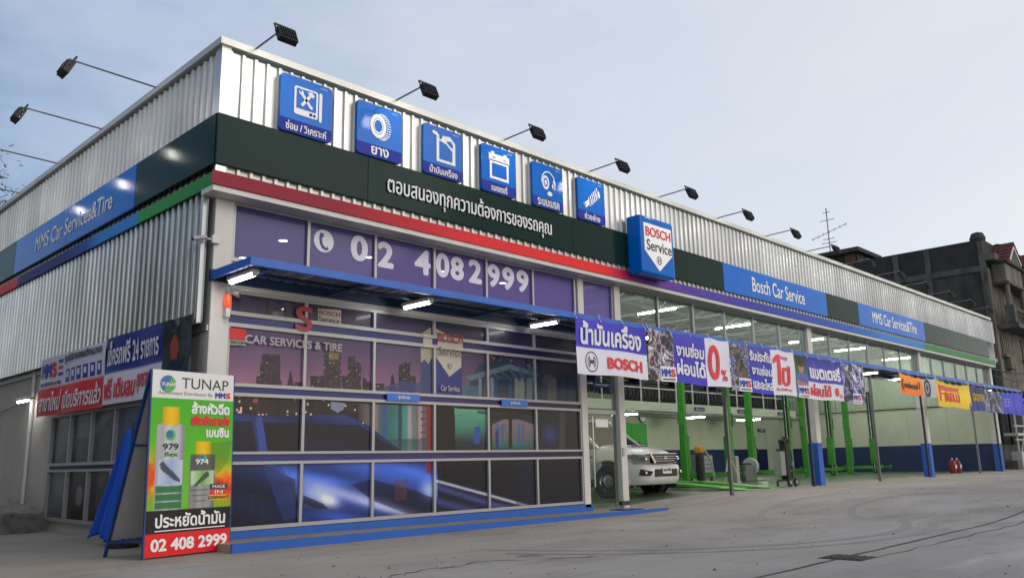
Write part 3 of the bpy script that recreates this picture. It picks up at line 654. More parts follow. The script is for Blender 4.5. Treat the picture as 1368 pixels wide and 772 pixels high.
    # lower right: dark glass with light sweeps
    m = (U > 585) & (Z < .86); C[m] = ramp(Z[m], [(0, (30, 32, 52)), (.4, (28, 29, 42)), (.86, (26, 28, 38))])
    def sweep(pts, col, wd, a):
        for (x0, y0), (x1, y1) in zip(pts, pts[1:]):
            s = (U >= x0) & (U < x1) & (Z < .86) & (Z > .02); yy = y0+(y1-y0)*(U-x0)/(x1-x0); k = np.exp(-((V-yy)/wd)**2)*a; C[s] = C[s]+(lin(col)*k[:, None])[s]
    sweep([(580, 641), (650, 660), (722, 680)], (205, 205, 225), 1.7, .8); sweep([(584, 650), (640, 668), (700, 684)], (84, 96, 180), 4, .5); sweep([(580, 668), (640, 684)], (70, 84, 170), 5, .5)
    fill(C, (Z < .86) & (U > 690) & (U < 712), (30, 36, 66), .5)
    C *= (.9+.2*fbm(X*5, Z*5, 21))[:, None]
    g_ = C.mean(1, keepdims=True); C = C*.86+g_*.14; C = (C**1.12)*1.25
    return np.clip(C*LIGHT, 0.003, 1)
def pane(x0, x1, z0, z1, colfn, res=.0095, y=.012, nm='window_pane'):
    return grid(x0, x1, z0, z1, max(2, int((x1-x0)/res)), max(2, int((z1-z0)/res)), lambda U, V: (U, y, V), colfn, nm, M_print, bld)
bx = [.345]+[mx[k] for k in range(1, 6)]+[7.68]
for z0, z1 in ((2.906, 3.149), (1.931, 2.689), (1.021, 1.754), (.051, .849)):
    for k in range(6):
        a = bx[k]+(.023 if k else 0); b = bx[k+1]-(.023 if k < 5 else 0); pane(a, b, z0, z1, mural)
def bandcol(X, Z):
    c = ramp(X, [(0.3, (52, 62, 130)), (2.8, (44, 54, 120)), (3.2, (64, 58, 120)), (4.2, (58, 52, 118)), (6.0, (34, 30, 80)), (7.7, (18, 18, 48))])
    return np.clip(c*(.8+.4*fbm(X*6, Z*3, 2))[:, None], .003, 1)
for z0, z1 in ((2.746, 2.849), (1.801, 1.884), (.891, .984)): pane(.32, 7.72, z0, z1, bandcol, .05, y=-.005, nm='rail_film')
def purple(X, Z):
    return ramp(X+.5*(4-Z), [(.3, (62, 58, 118)), (2, (70, 62, 128)), (4.5, (80, 66, 140)), (9, (84, 68, 150))])*LIGHT*1.15*(.94+.12*fbm(X, Z, 4))[:, None]
ub = [.345]+[mx[k] for k in range(1, 7)]+[8.85]
for k in range(7): pane(ub[k]+(.023 if k else 0), ub[k+1]-(.023 if k < 6 else 0), 3.656, 4.40, purple, .06)
# phone number on the upper panes
fp = front(.008)
c_ = W(433, 322, 1, 0); cx, cz = c_[0], c_[2]
shape(circ(cx, cz, .175, 32), fp, M_lettergrey, bld, 'phone_symbol_disc', ext=.002)
hs = [(-.07, .12), (-.01, .12), (0, .07), (-.035, .045), (-.02, -.05), (.03, -.10), (.065, -.08), (.09, -.12), (.04, -.145), (-.03, -.12), (-.07, -.05), (-.085, .04)]
shape([(cx+a, cz+b) for a, b in hs], front(.005), mat('purple_symbol', rgb(66, 56, 120)[:3], .5), bld, 'phone_symbol', ext=.001)
for ch, a, b, t0, t1 in (('0', 469, 491.5, 312, 347), ('2', 505, 526, 321, 356), ('4', 554, 575.5, 331, 365), ('0', 582.5, 600.5, 336, 369), ('8', 602, 620, 341, 373), ('2', 626, 644, 345, 377), ('9', 651.5, 668, 351, 382), ('9', 671, 687.5, 355, 386), ('9', 690, 706.5, 359, 389)):
    A = W(a, t0, 1, 0); D = W(a, t1, 1, 0); E_ = W(b, t1, 1, 0); text(ch, A[0], E_[0], D[2], A[2], fp, M_lettergrey, bld, .045, 'phone_digit')
# film lettering on the lower panes
fq = front(.006)
M_filmdark = mat('film_dark_letter', rgb(52, 46, 72)[:3], .4); M_filmred = mat('film_red_letter', rgb(166, 40, 48)[:3], .4); M_filmpale = mat('film_pale_letter', rgb(170, 160, 172)[:3], .4); M_filmcream = mat('film_cream', rgb(196, 188, 176)[:3], .4)
for s_, a, b, m in (('M', .47, .88, M_filmdark), ('M', .90, 1.27, M_filmdark)): text(s_, a, b, 2.915, 3.14, fq, m, bld, .03, 'film_letter')
ft = front(-.034)
text('S', 1.33, 1.62, 2.72, 3.10, ft, M_filmred, bld, .03, 'film_letter')
text('CAR SERVICES & TIRE', .56, 2.14, 2.48, 2.60, ft, M_filmpale, bld, .03, 'film_lettering')
sh = toxz([(425, 412), (456, 414), (456, 433), (443, 444), (425, 435)]); shape(sh, fq, M_filmcream, bld, 'film_shield', ext=.001)
text('BOSCH', sh[0][0]+.02, sh[1][0]-.02, sh[0][1]-.09, sh[0][1]-.02, front(.003), M_filmred, bld, .02, 'film_lettering'); text('Service', sh[0][0]+.02, sh[1][0]-.03, sh[0][1]-.19, sh[0][1]-.11, front(.003), M_filmdark, bld, .01, 'film_lettering')
def fit(px0, py0, px1, py1, s_, m, b=.02, y=0.0, nm='film_lettering', fn=None, **k):
    a = W(px0, py0, 1, y); c = W(px1, py1, 1, y); return text(s_, a[0], c[0], c[2], a[2], fn or front(y+.006), m, bld, b, nm, **k)
for z0_, z1_, yy in ((2.69, 2.745, -.0315), (2.85, 2.905, -.0315), (2.7455, 2.8495, -.0065)):
    a_ = W(584, 450, 1, 0)[0]; b_ = W(618, 460, 1, 0)[0]; MB().add([(a_, yy, z0_), (b_, yy, z0_), (b_, yy, z1_), (a_, yy, z1_)], [(0, 1, 2, 3)]).build('film_shield', M_filmcream, bld, fix=False)
    a_ = W(565, 450, 1, 0)[0]; b_ = W(577, 460, 1, 0)[0]; MB().add([(a_, yy, z0_), (b_, yy, z0_), (b_, yy, z1_), (a_, yy, z1_)], [(0, 1, 2, 3)]).build('film_shield', M_filmcream, bld, fix=False)
def fit2(x0, x1, t0, t1, s_, m, b):
    A = W(x0, t0, 1, 0); D = W(x0, t1, 1, 0); E_ = W(x1, t1, 1, 0); text(s_, A[0], E_[0], D[2], A[2], ft, m, bld, b, 'film_lettering')
fit2(583, 617, 444, 456, 'BOSCH', M_filmred, .03); fit2(584, 615, 463, 474, 'Service', M_filmdark, .0); fit2(587, 612, 514, 522, 'Car Service', M_filmpale, .03)
c_ = W(601, 489, 1, 0); ring(c_[0], c_[2], .045, .037, fq, M_filmdark, bld, 'film_emblem'); shape([(c_[0]-.02, c_[2]-.03), (c_[0]-.012, c_[2]-.03), (c_[0]-.012, c_[2]+.03), (c_[0]-.02, c_[2]+.03)], fq, M_filmdark, bld, 'film_emblem', ext=.001)
s2 = toxz([(442, 536), (461, 538), (459, 547), (451, 551), (442, 546)]); shape(s2, fq, mat('film_badge', rgb(120, 130, 160)[:3], .4), bld, 'film_shield', ext=.001)
# security sticker
shape(toxz([(305, 438), (327, 440), (327, 455), (305, 453)]), front(-.033), mat('sticker_red', rgb(205, 26, 34)[:3], .5), bld, 'sticker', ext=.002)
shape(toxz([(305, 453.5), (327, 455.5), (327, 462), (305, 461)]), front(-.033), mat('sticker_grey', rgb(150, 160, 150)[:3], .5), bld, 'sticker', ext=.002)
fit(306, 455, 326, 460.5, 'SECOM', M_black, .02, fn=front(-.037), nm='sticker_lettering')
# garage clerestory glazing (three bays of six panes)
def clerestory(a, b):
    fr(a, b, 4.401, 4.437, name='window_rail'); fr(a, b, 3.42, 3.47, name='window_rail')
    for k in range(0, 7):
        x = a+(b-a)*k/6; fr(x-.03, x+.03, 3.471, 4.40, name='mullion')
        if k < 6:
            MB().box(x+.03, a+(b-a)*(k+1)/6-.03, .008, .016, 3.471, 4.40).build('window_pane', M_glass, bld)
for a, b in ((9.12, 17.84), (18.16, 26.84), (27.16, 35.7)): clerestory(a, b)
# glass door
MB().box(7.93, 8.88, .00, .05, 1.72, 1.80).build('door_head', M_alu, bld)
MB().box(7.93, 8.88, .005, .045, 1.801, 2.899).build('door_transom_pane', M_doorglass, bld)
dr = MB().box(7.95, 8.87, .02, .032, -.02, 1.715).build('glass_door', M_doorglass, bld)
MB().tube((8.05, -.04, .30), (8.05, -.04, 1.66), .014).tube((8.05, -.04, .4), (8.05, .02, .4), .01).tube((8.05, -.04, 1.55), (8.05, .02, 1.55), .01).build('door_handle', M_chrome, dr)
MB().box(8.2, 8.6, .008, .018, 1.46, 1.62).build('door_notice', M_letter, dr)
MB().box(8.72, 8.99, -.16, -.09, -.08, .0).build('door_sensor_box', M_blackm, bld)
# side windows
sy = [.86, 1.83, 2.80, 3.77, 4.74, 5.71]
def sfr(y0, y1, z0, z1, nm='window_rail'): MB().box(-.035, .06, y0, y1, z0, z1).build(nm, M_alu, bld)
for z0, z1 in ((-.01, .04), (.80, .84), (.90, .95), (1.73, 1.78)): sfr(.86, 5.71, z0, z1)
MB().box(0.0, .05, .86, 5.71, .841, .899).build('rail_film', M_darkblue, bld)
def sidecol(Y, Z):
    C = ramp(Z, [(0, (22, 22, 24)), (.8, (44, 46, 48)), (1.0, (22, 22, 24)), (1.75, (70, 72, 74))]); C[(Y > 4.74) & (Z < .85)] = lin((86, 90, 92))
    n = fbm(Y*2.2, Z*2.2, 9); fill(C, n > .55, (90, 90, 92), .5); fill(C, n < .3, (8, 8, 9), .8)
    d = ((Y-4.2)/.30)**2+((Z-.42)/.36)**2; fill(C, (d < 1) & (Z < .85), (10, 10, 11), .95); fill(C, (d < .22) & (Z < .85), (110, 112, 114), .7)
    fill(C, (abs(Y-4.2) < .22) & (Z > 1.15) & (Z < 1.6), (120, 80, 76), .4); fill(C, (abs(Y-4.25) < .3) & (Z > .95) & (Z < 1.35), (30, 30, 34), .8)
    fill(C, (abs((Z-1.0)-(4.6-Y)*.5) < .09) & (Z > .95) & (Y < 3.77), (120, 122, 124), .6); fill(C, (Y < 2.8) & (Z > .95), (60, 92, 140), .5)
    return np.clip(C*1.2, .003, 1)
for z0, z1 in ((.041, .799), (.951, 1.729)):
    for k in range(6): sfr(sy[k]-.03, sy[k]+.03, z0, z1, 'mullion')
    for k in range(5): grid(sy[k]+.03, sy[k+1]-.03, z0, z1, 40, 34, lambda U, V: (.02, U, V), sidecol, 'window_pane', M_print, bld)

# ------------------------------------------------------------------ steps in front of the showroom
st = thing('entrance_step', 'low concrete step with blue painted risers along the glass showroom', 'step')
def wedge(x0, x1, y0, y1, za0, za1, zb0, zb1, nm, m):
    MB().add([(x0, y0, zb0), (x1, y0, zb1), (x1, y1, zb1), (x0, y1, zb0), (x0, y0, za0), (x1, y0, za1), (x1, y1, za1), (x0, y1, za0)], [(0, 3, 2, 1), (4, 5, 6, 7), (0, 1, 5, 4), (1, 2, 6, 5), (2, 3, 7, 6), (3, 0, 4, 7)]).build(nm, m, st)
wedge(.12, 9.35, -.76, .5, -.10, -.15, -.4, -.4, 'tread', M_conc); wedge(.115, 9.40, -.80, -.762, -.088, -.138, -.4, -.4, 'riser', M_bluekerb)
wedge(.32, 7.95, -.05, .06, -.006, -.012, -.11, -.15, 'riser', M_bluekerb)
MB().box(8.2, 8.8, -.62, -.25, -.144, -.128).build('door_mat', mat('mat_fabric', (.03, .05, .12), .9), st)

# ------------------------------------------------------------------ canopy
cn = thing('entrance_canopy', 'long blue edged metal canopy running along the whole front below the windows', 'canopy')
YC = -1.15
MB().bbox(.0, 36.0, YC, YC+.06, 3.29, 3.40, .006).build('fascia_beam', M_blue, cn); MB().bbox(.0, .06, YC+.06, -.07, 3.29, 3.40, .006).build('side_beam', M_blue, cn)
for i in range(33):
    x = .07+i*1.09; b = MB(); P = rib_profile(1.085, .217, .05, .025); n = len(P)
    b.add([(x+u, YC+.06, 3.372+d-.0) for u, d in P]+[(x+u, -.04, 3.40+d) for u, d in P], [(k, k+1, n+k+1, n+k) for k in range(n-1)]); b.build('roof_sheet', M_canund, cn, fix=False)
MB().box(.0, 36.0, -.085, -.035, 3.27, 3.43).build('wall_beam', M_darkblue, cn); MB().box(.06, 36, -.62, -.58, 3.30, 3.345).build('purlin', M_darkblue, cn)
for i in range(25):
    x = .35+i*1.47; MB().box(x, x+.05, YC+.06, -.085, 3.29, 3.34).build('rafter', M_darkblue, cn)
for x in (12.7, 21.6, 31.8):
    MB().bbox(x-.035, x+.035, -.36, -.29, float(hz(x, 0)), 3.28, .004).build('post', M_greyarm, cn)
for x in (17.22, 26.3, 35.15): MB().bbox(x-.03, x+.03, -.26, -.20, -.01, 3.28, .004).build('post', M_blackm, cn)
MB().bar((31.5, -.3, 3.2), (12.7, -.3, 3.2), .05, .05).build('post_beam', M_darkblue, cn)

# ------------------------------------------------------------------ lit tubes
def tube_light(x, y0, z, lab, m=M_tubec, along='y', ln=.66):
    t = thing('tube_light', lab, 'tube light', (x, y0, z), 0 if along == 'y' else -math.pi/2, 'lit fluorescent tube lights')
    MB().bbox(-.06, .06, 0, ln, -.02, .035, .008).build('housing', M_white, t); MB().tube((0, .03, -.035), (0, ln-.03, -.035), .028, 10).build('tube', m, t)
    MB().box(-.03, .03, 0, .02, -.06, -.02).build('end_cap', M_steel, t); MB().box(-.03, .03, ln-.02, ln, -.06, -.02).build('end_cap', M_steel, t)
    return t
labs = ['lit tube light under the canopy beside the orange siren', 'lit tube light under the canopy above the second blue parking sign', 'lit tube light under the canopy just left of the oil banner']
for k in range(12):
    x = .17+2.93*k
    tube_light(x, -.97, 3.26, labs[k] if k < 3 else 'lit tube light under the canopy in the gap between the two banner groups' if k == 7 else 'canopy tube light '+{3: 'behind the oil banner', 4: 'behind the red zero banner', 5: 'behind the red number one banner', 6: 'behind the battery banner', 8: 'behind the yellow banner', 9: 'behind the left half of the navy banner', 10: 'behind the right half of the navy banner', 11: 'at the far right end'}[k])
for k in range(10):
    x = 11.6+2.42*k; tube_light(x, 1.8, 5.12, 'lengthwise tube light under the garage roof, '+('first', 'second', 'third', 'fourth', 'fifth', 'sixth', 'seventh', 'eighth', 'ninth', 'tenth')[k]+' from the showroom end', M_tube, 'x', 1.25)
for k, x in enumerate((8.7, 10.6, 15.35, 19.8, 25.2, 29.3, 34.5)):  # the pair nearest the showroom is added to light the pickup side
    for y in (2.55, 5.6): tube_light(x, y, 5.12, ('crosswise tube light under the garage roof, %s from the showroom, near row' if y < 3 else 'crosswise tube light deep under the garage roof, %s from the showroom') % ('first', 'second', 'third', 'fourth', 'fifth', 'sixth', 'seventh')[k], M_tube, 'y', 1.4)
for k in range(5): tube_light(11+4.6*k, 7.6, 2.48, ('first', 'second', 'third', 'fourth', 'fifth')[k]+' tube light under the mezzanine slab, counted from the pickup', M_tube, 'y', 1.2)
# wall light on the left
wl = thing('wall_light', 'lit tube light on a bracket on the plaster side wall left of the downpipe', 'wall light', (-.22, 6.5, 2.13))
MB().bbox(-.05, .05, 0, .62, -.02, .04, .01).build('housing', M_white, wl); MB().tube((0, .03, -.03), (0, .59, -.03), .024, 10).build('tube', M_tubec, wl); MB().bar((0, .5, .02), (.25, .5, .05), .03, .03).build('bracket', M_greyarm, wl); MB().tube((.2, .6, .03), (.23, 4.5, -.25), .012).build('cable', M_greyarm, wl)

# ------------------------------------------------------------------ floodlights on arms
def floodlight():
    t = thing('floodlight', 'x', 'floodlight', (0, 0, 0), 0, 'floodlights on arms along the parapet')
    MB().tube((0, .12, 0), (0, -.80, .02), .014, 8).build('arm', M_greyarm, t)
    ca = MB().bar((-.145, -.80, .035), (.145, -.80, .035), .02, .025).bar((-.145, -.80, .035), (-.145, -.88, -.12), .022, .014).bar((.145, -.80, .035), (.145, -.88, -.12), .022, .014); ca.build('bracket', M_blackm, t)
    h = MB(); h.bbox(-.135, .135, -.03, .035, -.215, .0, .012)
    for k in range(7): h.box(-.104+k*.033, -.094+k*.033, -.05, -.031, -.195, -.02)
    o = h.build('lamp_head', M_blackm, t); o.location = (0, -.86, -.02); o.rotation_euler = (rad(-24), 0, 0); o.name = 'lamp_head'
    MB().box(-.135, .135, .0352, .07, -.215, -.2).box(-.135, .135, .0352, .07, -.015, .0).box(-.135, -.12, .0352, .07, -.1999, -.0151).box(.12, .135, .0352, .07, -.1999, -.0151).build('rim', M_blackm, o)
    l_ = MB().add([(-.118, .037, -.198), (.118, .037, -.198), (.118, .037, -.017), (-.118, .037, -.017)], [(0, 3, 2, 1)]).build('lens', M_lens, o)
    return t
fl0 = floodlight()
where = ['at the roof corner', 'above the round tyre icon sign', 'above the battery icon sign', 'above the shock absorber icon sign', 'just right of the red and blue shield sign', 'above the left end of the first blue fascia panel',
         'above the lettering of the first blue fascia panel', 'above the right end of the first blue fascia panel', 'above the dark gap between the two blue fascia panels', 'above the left half of the second blue fascia panel', 'above the right half of the second blue fascia panel',
         'just right of the second blue fascia panel', 'over the last green stretch of the front parapet', 'last before the far right end of the parapet']
for k in range(14):
    o = fl0 if k == 0 else copy_tree(fl0); o.location = (.33+2.5*k, -.36, ZT-.01); o['label'] = 'black floodlight on a long arm '+where[k]
wl_ = ['black floodlight on the left side parapet nearest to the roof corner', 'black floodlight on the left side parapet second from the roof corner', 'left side floodlight whose head is cut off by the picture edge', 'left side floodlight arm farthest back near the tree']
la = MB().tube((0, .12, 0), (0, -1.22, .03), .014, 8).build('arm', M_greyarm, None); lam = la.data; bpy.data.objects.remove(la)
for k, y in enumerate((1.76, 4.0, 6.29, 8.7)):
    o = copy_tree(fl0); o.location = (-.16, y, ZT-.01); o.rotation_euler = (0, 0, -math.pi/2); o['label'] = wl_[k]
    for c in o.children:
        if c.name.startswith('arm'): c.data = lam
        else: c.location.y -= .42

# ------------------------------------------------------------------ icon signs on the parapet
def icon_sign(x0, cap, lab, k):
    t = thing('icon_sign', lab, 'sign', (x0, YF-.06, 5.53), 0, 'blue icon signs on the parapet')
    f = lambda u, v, d: (u, -.045-d, v)
    wd, ht = .87, .88
    o = MB().prism(rrect(0, wd, 0, ht, .06), lambda u, v, d: (u, -d, v), 0, .045).build('board', M_bluep, t)
    MB().prism([(0.0, .20), (0.0, .06), (.02, .02), (.06, 0), (wd-.06, 0), (wd-.02, .02), (wd, .06), (wd, .20)], f, .0, .003).build('caption_band', M_navyp, t)
    wds = (.68, .34, .62, .40, .62, .50)[k]
    text(cap, wd/2-wds/2, wd/2+wds/2, .035, .175, lambda u, v, d: (u, -.051-d, v), M_letter, t, .022)
    I = lambda pts, m=M_letter, d=.004: shape(pts, f, m, t, 'icon', d=d, ext=.004)
    text('oooo', .66, .78, .815, .83, lambda u, v, d: (u, -.048-d, v), M_letter, t, 0)
    for sx in (.05, wd-.05): MB().box(sx-.02, sx+.02, 0, .07, .1, .8).build('mounting_rail', M_alu, t)
    if k == 0:
        I(rrect(.22, .62, .30, .74, .04)); I(rrect(.64, .69, .28, .74, .02)); I(rrect(.255, .585, .40, .71, .01), M_bluep, .009)
        I(circ(.50, .35, .025), M_navyp, .009); I(circ(.56, .345, .022), M_navyp, .009)
        for (a, b, c, d_) in ((.32, .66, .50, .45), (.50, .66, .34, .45)):
            dx, dy = c-a, d_-b; L_ = math.hypot(dx, dy); nx, ny = -dy/L_*.022, dx/L_*.022; I([(a+nx, b+ny), (a-nx, b-ny), (c-nx, d_-ny), (c+nx, d_+ny)], d=.014)
        I(circ(.325, .655, .038), d=.015); I(circ(.315, .67, .018), M_bluep, .02); I([(.43, .68), (.50, .70), (.55, .66), (.53, .61), (.48, .64)], d=.015); I(circ(.50, .455, .026), d=.016)
    elif k == 1:
        ring(.40, .53, .155, .075, f, M_letter, t, 'icon', .006, 36, .20, .10); ring(.40, .53, .10, .092, f, M_bluep, t, 'icon', .008, 36, .135, .127)
        for i in range(15):
            a = -80+i*11.5; c_, s_ = math.cos(rad(a)), math.sin(rad(a)); x, y = .40+.17*c_, .53+.215*s_
            for j in range(2): I([(x+.0+.045*j, y-.012), (x+.035+.045*j, y-.008), (x+.035+.045*j, y+.010), (x+.045*j, y+.006)])
    elif k == 2:
        I([(.28, .26), (.70, .26), (.70, .66), (.58, .76), (.42, .74), (.38, .66), (.28, .70)]); I([(.34, .31), (.63, .31), (.63, .50), (.50, .60), (.34, .64)], M_bluep, .009); I([(.50, .66), (.60, .68), (.645, .62), (.645, .56), (.56, .60)], M_bluep, .009)
        I([(.26, .72), (.34, .68), (.34, .73), (.28, .78), (.20, .79), (.19, .74)])
    elif k == 3:
        I([(.18, .60), (.70, .60), (.70, .74), (.18, .74)]); I([(.20, .26), (.68, .26), (.68, .62), (.20, .62)]); I([(.255, .31), (.625, .31), (.625, .56), (.255, .56)], M_bluep, .009); I([(.24, .74), (.32, .74), (.32, .78), (.24, .78)]); I([(.56, .74), (.64, .74), (.64, .78), (.56, .78)])
        I([(.27, .66), (.34, .66), (.34, .675), (.27, .675)], M_bluep, .009); I([(.54, .66), (.62, .66), (.62, .675), (.54, .675)], M_bluep, .009)
    elif k == 4:
        ring(.45, .54, .20, .175, f, M_letter, t, 'icon', .005, 36, .22, .195, -30, 190); ring(.37, .52, .10, .06, f, M_letter, t, 'icon', .007, 30, .14, .09); I(circ(.37, .52, .035, 16, .055)); I([(.54, .40), (.64, .42), (.66, .56), (.60, .60), (.55, .54)]); I(circ(.48, .31, .07, 16, .045)); ring(.57, .48, .05, .03, f, M_bluep, t, 'icon', .012, 16, .08, .05)
    else:
        I([(.16, .34), (.24, .27), (.40, .38), (.34, .46)]); ring(.21, .33, .03, .015, f, M_bluep, t, 'icon', .012, 12)
        for i in range(6):
            cx, cy = .36+i*.052, .42+i*.045; I([(cx-.035, cy+.075+.006*i), (cx-.01, cy+.085+.006*i), (cx+.05, cy-.085-.006*i), (cx+.02, cy-.095-.006*i)])
        I([(.60, .58), (.66, .52), (.72, .60), (.68, .70), (.60, .70)])
    return t
caps = [('ซ่อม / วิเคราะห์', 'square blue sign with a white screen and crossed tools icon'), ('ยาง', 'square blue sign with a white round tyre icon'), ('น้ำมันเครื่อง', 'square blue sign with a white oil can icon'),
        ('แบตเตอรี่', 'square blue sign with a white car battery icon'), ('ระบบเบรค', 'square blue sign with a white brake disc icon'), ('ช่วงล่าง', 'square blue sign with a white shock absorber spring icon')]
for k, (c, l_) in enumerate(caps): icon_sign(.73+1.3285*k, c, l_+' on the silver parapet', k)

# shield light box
sg = thing('shield_sign', 'large blue box sign with a white shield and red lettering mounted on the fascia', 'sign', (8.99, YF-.04, 4.62))
MB().bbox(0, 1.24, -.40, -.04, 0, 1.26, .05).build('sign_box', M_bluep, sg)
MB().box(.1, 1.1, -.04, .0, .1, 1.1).build('mounting_frame', M_alu, sg)
f = lambda u, v, d: (u, -.402-d, v)
shape([(.12, 1.10), (1.14, 1.10), (1.14, .50), (.63, .10), (.12, .50)], f, mat('backlit_white', (.85, .85, .85), .4, emit=.12), sg, 'shield', ext=.004)
f2 = lambda u, v, d: (u, -.409-d, v)
text('BOSCH', .17, 1.10, .82, 1.03, f2, M_red, sg, .03); text('Service', .19, 1.12, .51, .75, f2, M_black, sg, .012)
ring(.63, .33, .095, .078, f2, M_black, sg, 'emblem'); 
for a in ([(.585, .27), (.605, .27), (.605, .39), (.585, .39)], [(.655, .27), (.675, .27), (.675, .39), (.655, .39)], [(.605, .32), (.655, .32), (.655, .34), (.605, .34)]): shape(a, f2, M_black, sg, 'emblem', ext=.001)

# ------------------------------------------------------------------ banners under the canopy
VI, WH = (64, 52, 190), (226, 224, 238)
def ban(px0, px1, zt, zb, yb=-1.215, name='', lab='', seed=0, amp=.02, droop=0):
    """hanging vinyl banner; returns (root, mapping function, x0, x1)"""
    x0 = W(px0, 450, 1, yb)[0]; x1 = W(px1, 450, 1, yb)[0]
    t = thing('vinyl_banner', lab, 'banner', (x0, yb, zb), 0, 'vinyl banners hanging from the canopy edge')
    wd, ht = x1-x0, zt-zb
    def off(u, v):
        a = np.asarray(u, float); b = np.asarray(v, float); s = b/ht
        return amp*(np.sin(a*5+seed)*.6+np.sin(a*11+2*seed+b*2)*.35)*(1.2-.6*s)+amp*.5*np.sin(b*7+seed)
    def sag(u, v):
        a = np.asarray(u, float); return -droop*np.sin(math.pi*np.clip(a/wd, 0, 1))**.8*(np.asarray(v, float)/ht)**2-.035*np.abs(np.sin(math.pi*a/max(.55, wd/round(max(1, wd/.75)))))*(np.asarray(v, float)/ht)**3-.015*np.sin(a*3+seed)*(1-np.asarray(v, float)/ht)
    f = lambda u, v, d: (u, float(-off(u, v))-d, v+float(sag(u, v)))
    k_ = max(2, int(round(wd/.75))+1)
    for q in range(k_):
        uu = .03+(wd-.06)*q/(k_-1); p0 = f(uu, ht-.03, .004); MB().tube(p0, (uu, .045, zt-zb+.09-.0), .005, 5).build('tie_cord', M_letter, t); MB().lathe([(.008, 0), (.02, 0)], (p0[0], p0[1]-.003, p0[2]), 'y', 10).build('eyelet', M_steel, t, fix=False)
    return t, f, off, sag, wd, ht
def cloth(B, colfn, u0=0, u1=None, v0=0, v1=None, res=.022, name='cloth'):
    t, f, off, sag, wd, ht = B; u1 = wd if u1 is None else u1; v1 = ht if v1 is None else v1
    return grid(u0, u1, v0, v1, max(4, int((u1-u0)/res)), max(4, int((v1-v0)/res)), lambda U, V: (U, -off(U, V), V+sag(U, V)), colfn, name, M_banner, t)
def btext(B, s_, u0, u1, v0, v1, m, b=.03): 
    t, f = B[0], B[1]; return text(s_, u0, u1, v0, v1, lambda u, v, d: f(u, v, .011+d), m, t, b, sub=.07)
def brect(B, u0, u1, v0, v1, m, nm='printed_patch', d=.003):
    t, f = B[0], B[1]; n = 8; P = [(u0+(u1-u0)*i/n, v) for v in (v0, v1) for i in range(n+1)]
    MB().add([f(u, v, d) for u, v in P], [(i, i+1, n+2+i, n+1+i) for i in range(n)]).build(nm, m, t, fix=False)
def solid(c): return lambda U, V: np.tile(lin(c), (len(U), 1))
def cols(stops, vsplit=None):
    """stops: list of (u_end, fn(U,V)->colours)"""
    def g(U, V):
        C = np.zeros((len(U), 3)); a = -1e9
        for e_, fn in stops:
            m = (U >= a) & (U < e_)
            if m.any(): C[m] = fn(U[m], V[m])
            a = e_
        return C
    return g
def mech(pal, sc=9, seed=0):
    P = np.array([lin(c) for c in pal])
    def g(U, V):
        n = fbm(U*sc+1.5*vnoise(U*sc*.5, V*sc*.5, seed), V*sc, seed); k = fbm(U*sc*1.7+9, V*sc*1.1, seed+4)
        t = np.clip((n-.22)/.56, 0, .999)*len(P); C = P[np.minimum(t.astype(int), len(P)-1)]
        return C*(.45+1.1*k)[:, None]
    return g
def split(top, bot, v): 
    def g(U, V):
        C = bot(U, V); m = V > v; C[m] = top(U, V)[m]; return C
    return g
M_mmsb = mat('mms_blue', rgb(44, 60, 170)[:3], .5); M_vred = mat('vinyl_red', rgb(224, 26, 44)[:3], .5); M_vwhite = mat('vinyl_white', (.80, .79, .86), .5)
def mms(B, u0, u1, v0, v1):
    brect(B, u0, u1, v0, v1, M_vwhite, 'badge', .003); w3 = (u1-u0); btext(B, 'MM', u0+.05*w3, u0+.62*w3, v0+.32*(v1-v0), v0+.86*(v1-v0), M_mmsb, .05); btext(B, 'S', u0+.65*w3, u0+.94*w3, v0+.32*(v1-v0), v0+.86*(v1-v0), M_vred, .05)
    brect(B, u0+.1*w3, u1-.1*w3, v0+.1*(v1-v0), v0+.2*(v1-v0), M_black, 'badge_line', .006)
g_ = 'banner'
B = ban(769, 863, 3.33, 2.31, lab='violet and white engine oil banner with a round emblem, leftmost under the canopy', seed=1, amp=.012)
cloth(B, split(lambda U, V: ramp(U+.6*V, [(0, (58, 48, 190)), (1.2, (70, 62, 205)), (2.6, (52, 46, 176))]), solid(WH), .47))
btext(B, 'น้ำมันเครื่อง', .12, 1.95, .53, .98, M_vwhite, .035); btext(B, 'BOSCH', .88, 1.96, .12, .34, M_vred, .045)
t, f = B[0], B[1]; ring(.42, .235, .185, .165, lambda u, v, d: f(u, v, .006), M_black, t, 'emblem'); ring(.42, .235, .12, .108, lambda u, v, d: f(u, v, .006), M_black, t, 'emblem', a0=-55, a1=55); ring(.42, .235, .12, .108, lambda u, v, d: f(u, v, .006), M_black, t, 'emblem', a0=125, a1=235)
for a in ((.345, .365, .14, .33), (.475, .495, .14, .33), (.365, .475, .20, .265)): brect(B, *a, M_black, 'emblem', .006)
ENG = [(30, 24, 34), (84, 76, 96), (26, 22, 30), (150, 146, 164), (190, 188, 200), (110, 40, 44), (70, 60, 66), (210, 208, 216)]
B = ban(865, 972.5, 3.34, 2.30, lab='banner with an engine photo and a tall red zero on white', seed=2, amp=.014)
u = lambda px: W(px, 480, 1, -1.215)[0]-B[0].location[0]
cloth(B, cols([(u(900), mech(ENG, 6, 3)), (u(942.5), lambda U, V: ramp(V, [(0, (60, 50, 190)), (1, (62, 58, 186))])), (9, solid(WH))]))
btext(B, 'งานซ่อม', u(903), u(940), .55, .86, M_vwhite, .04); btext(B, 'ผ่อนได้', u(903), u(941), .16, .50, M_vwhite, .04); btext(B, '0', u(945.5), u(960.5), .14, .90, M_vred, .03); btext(B, '%', u(962), u(970.5), .12, .38, M_vred, .02)
mms(B, u(882), u(902), .0, .30)
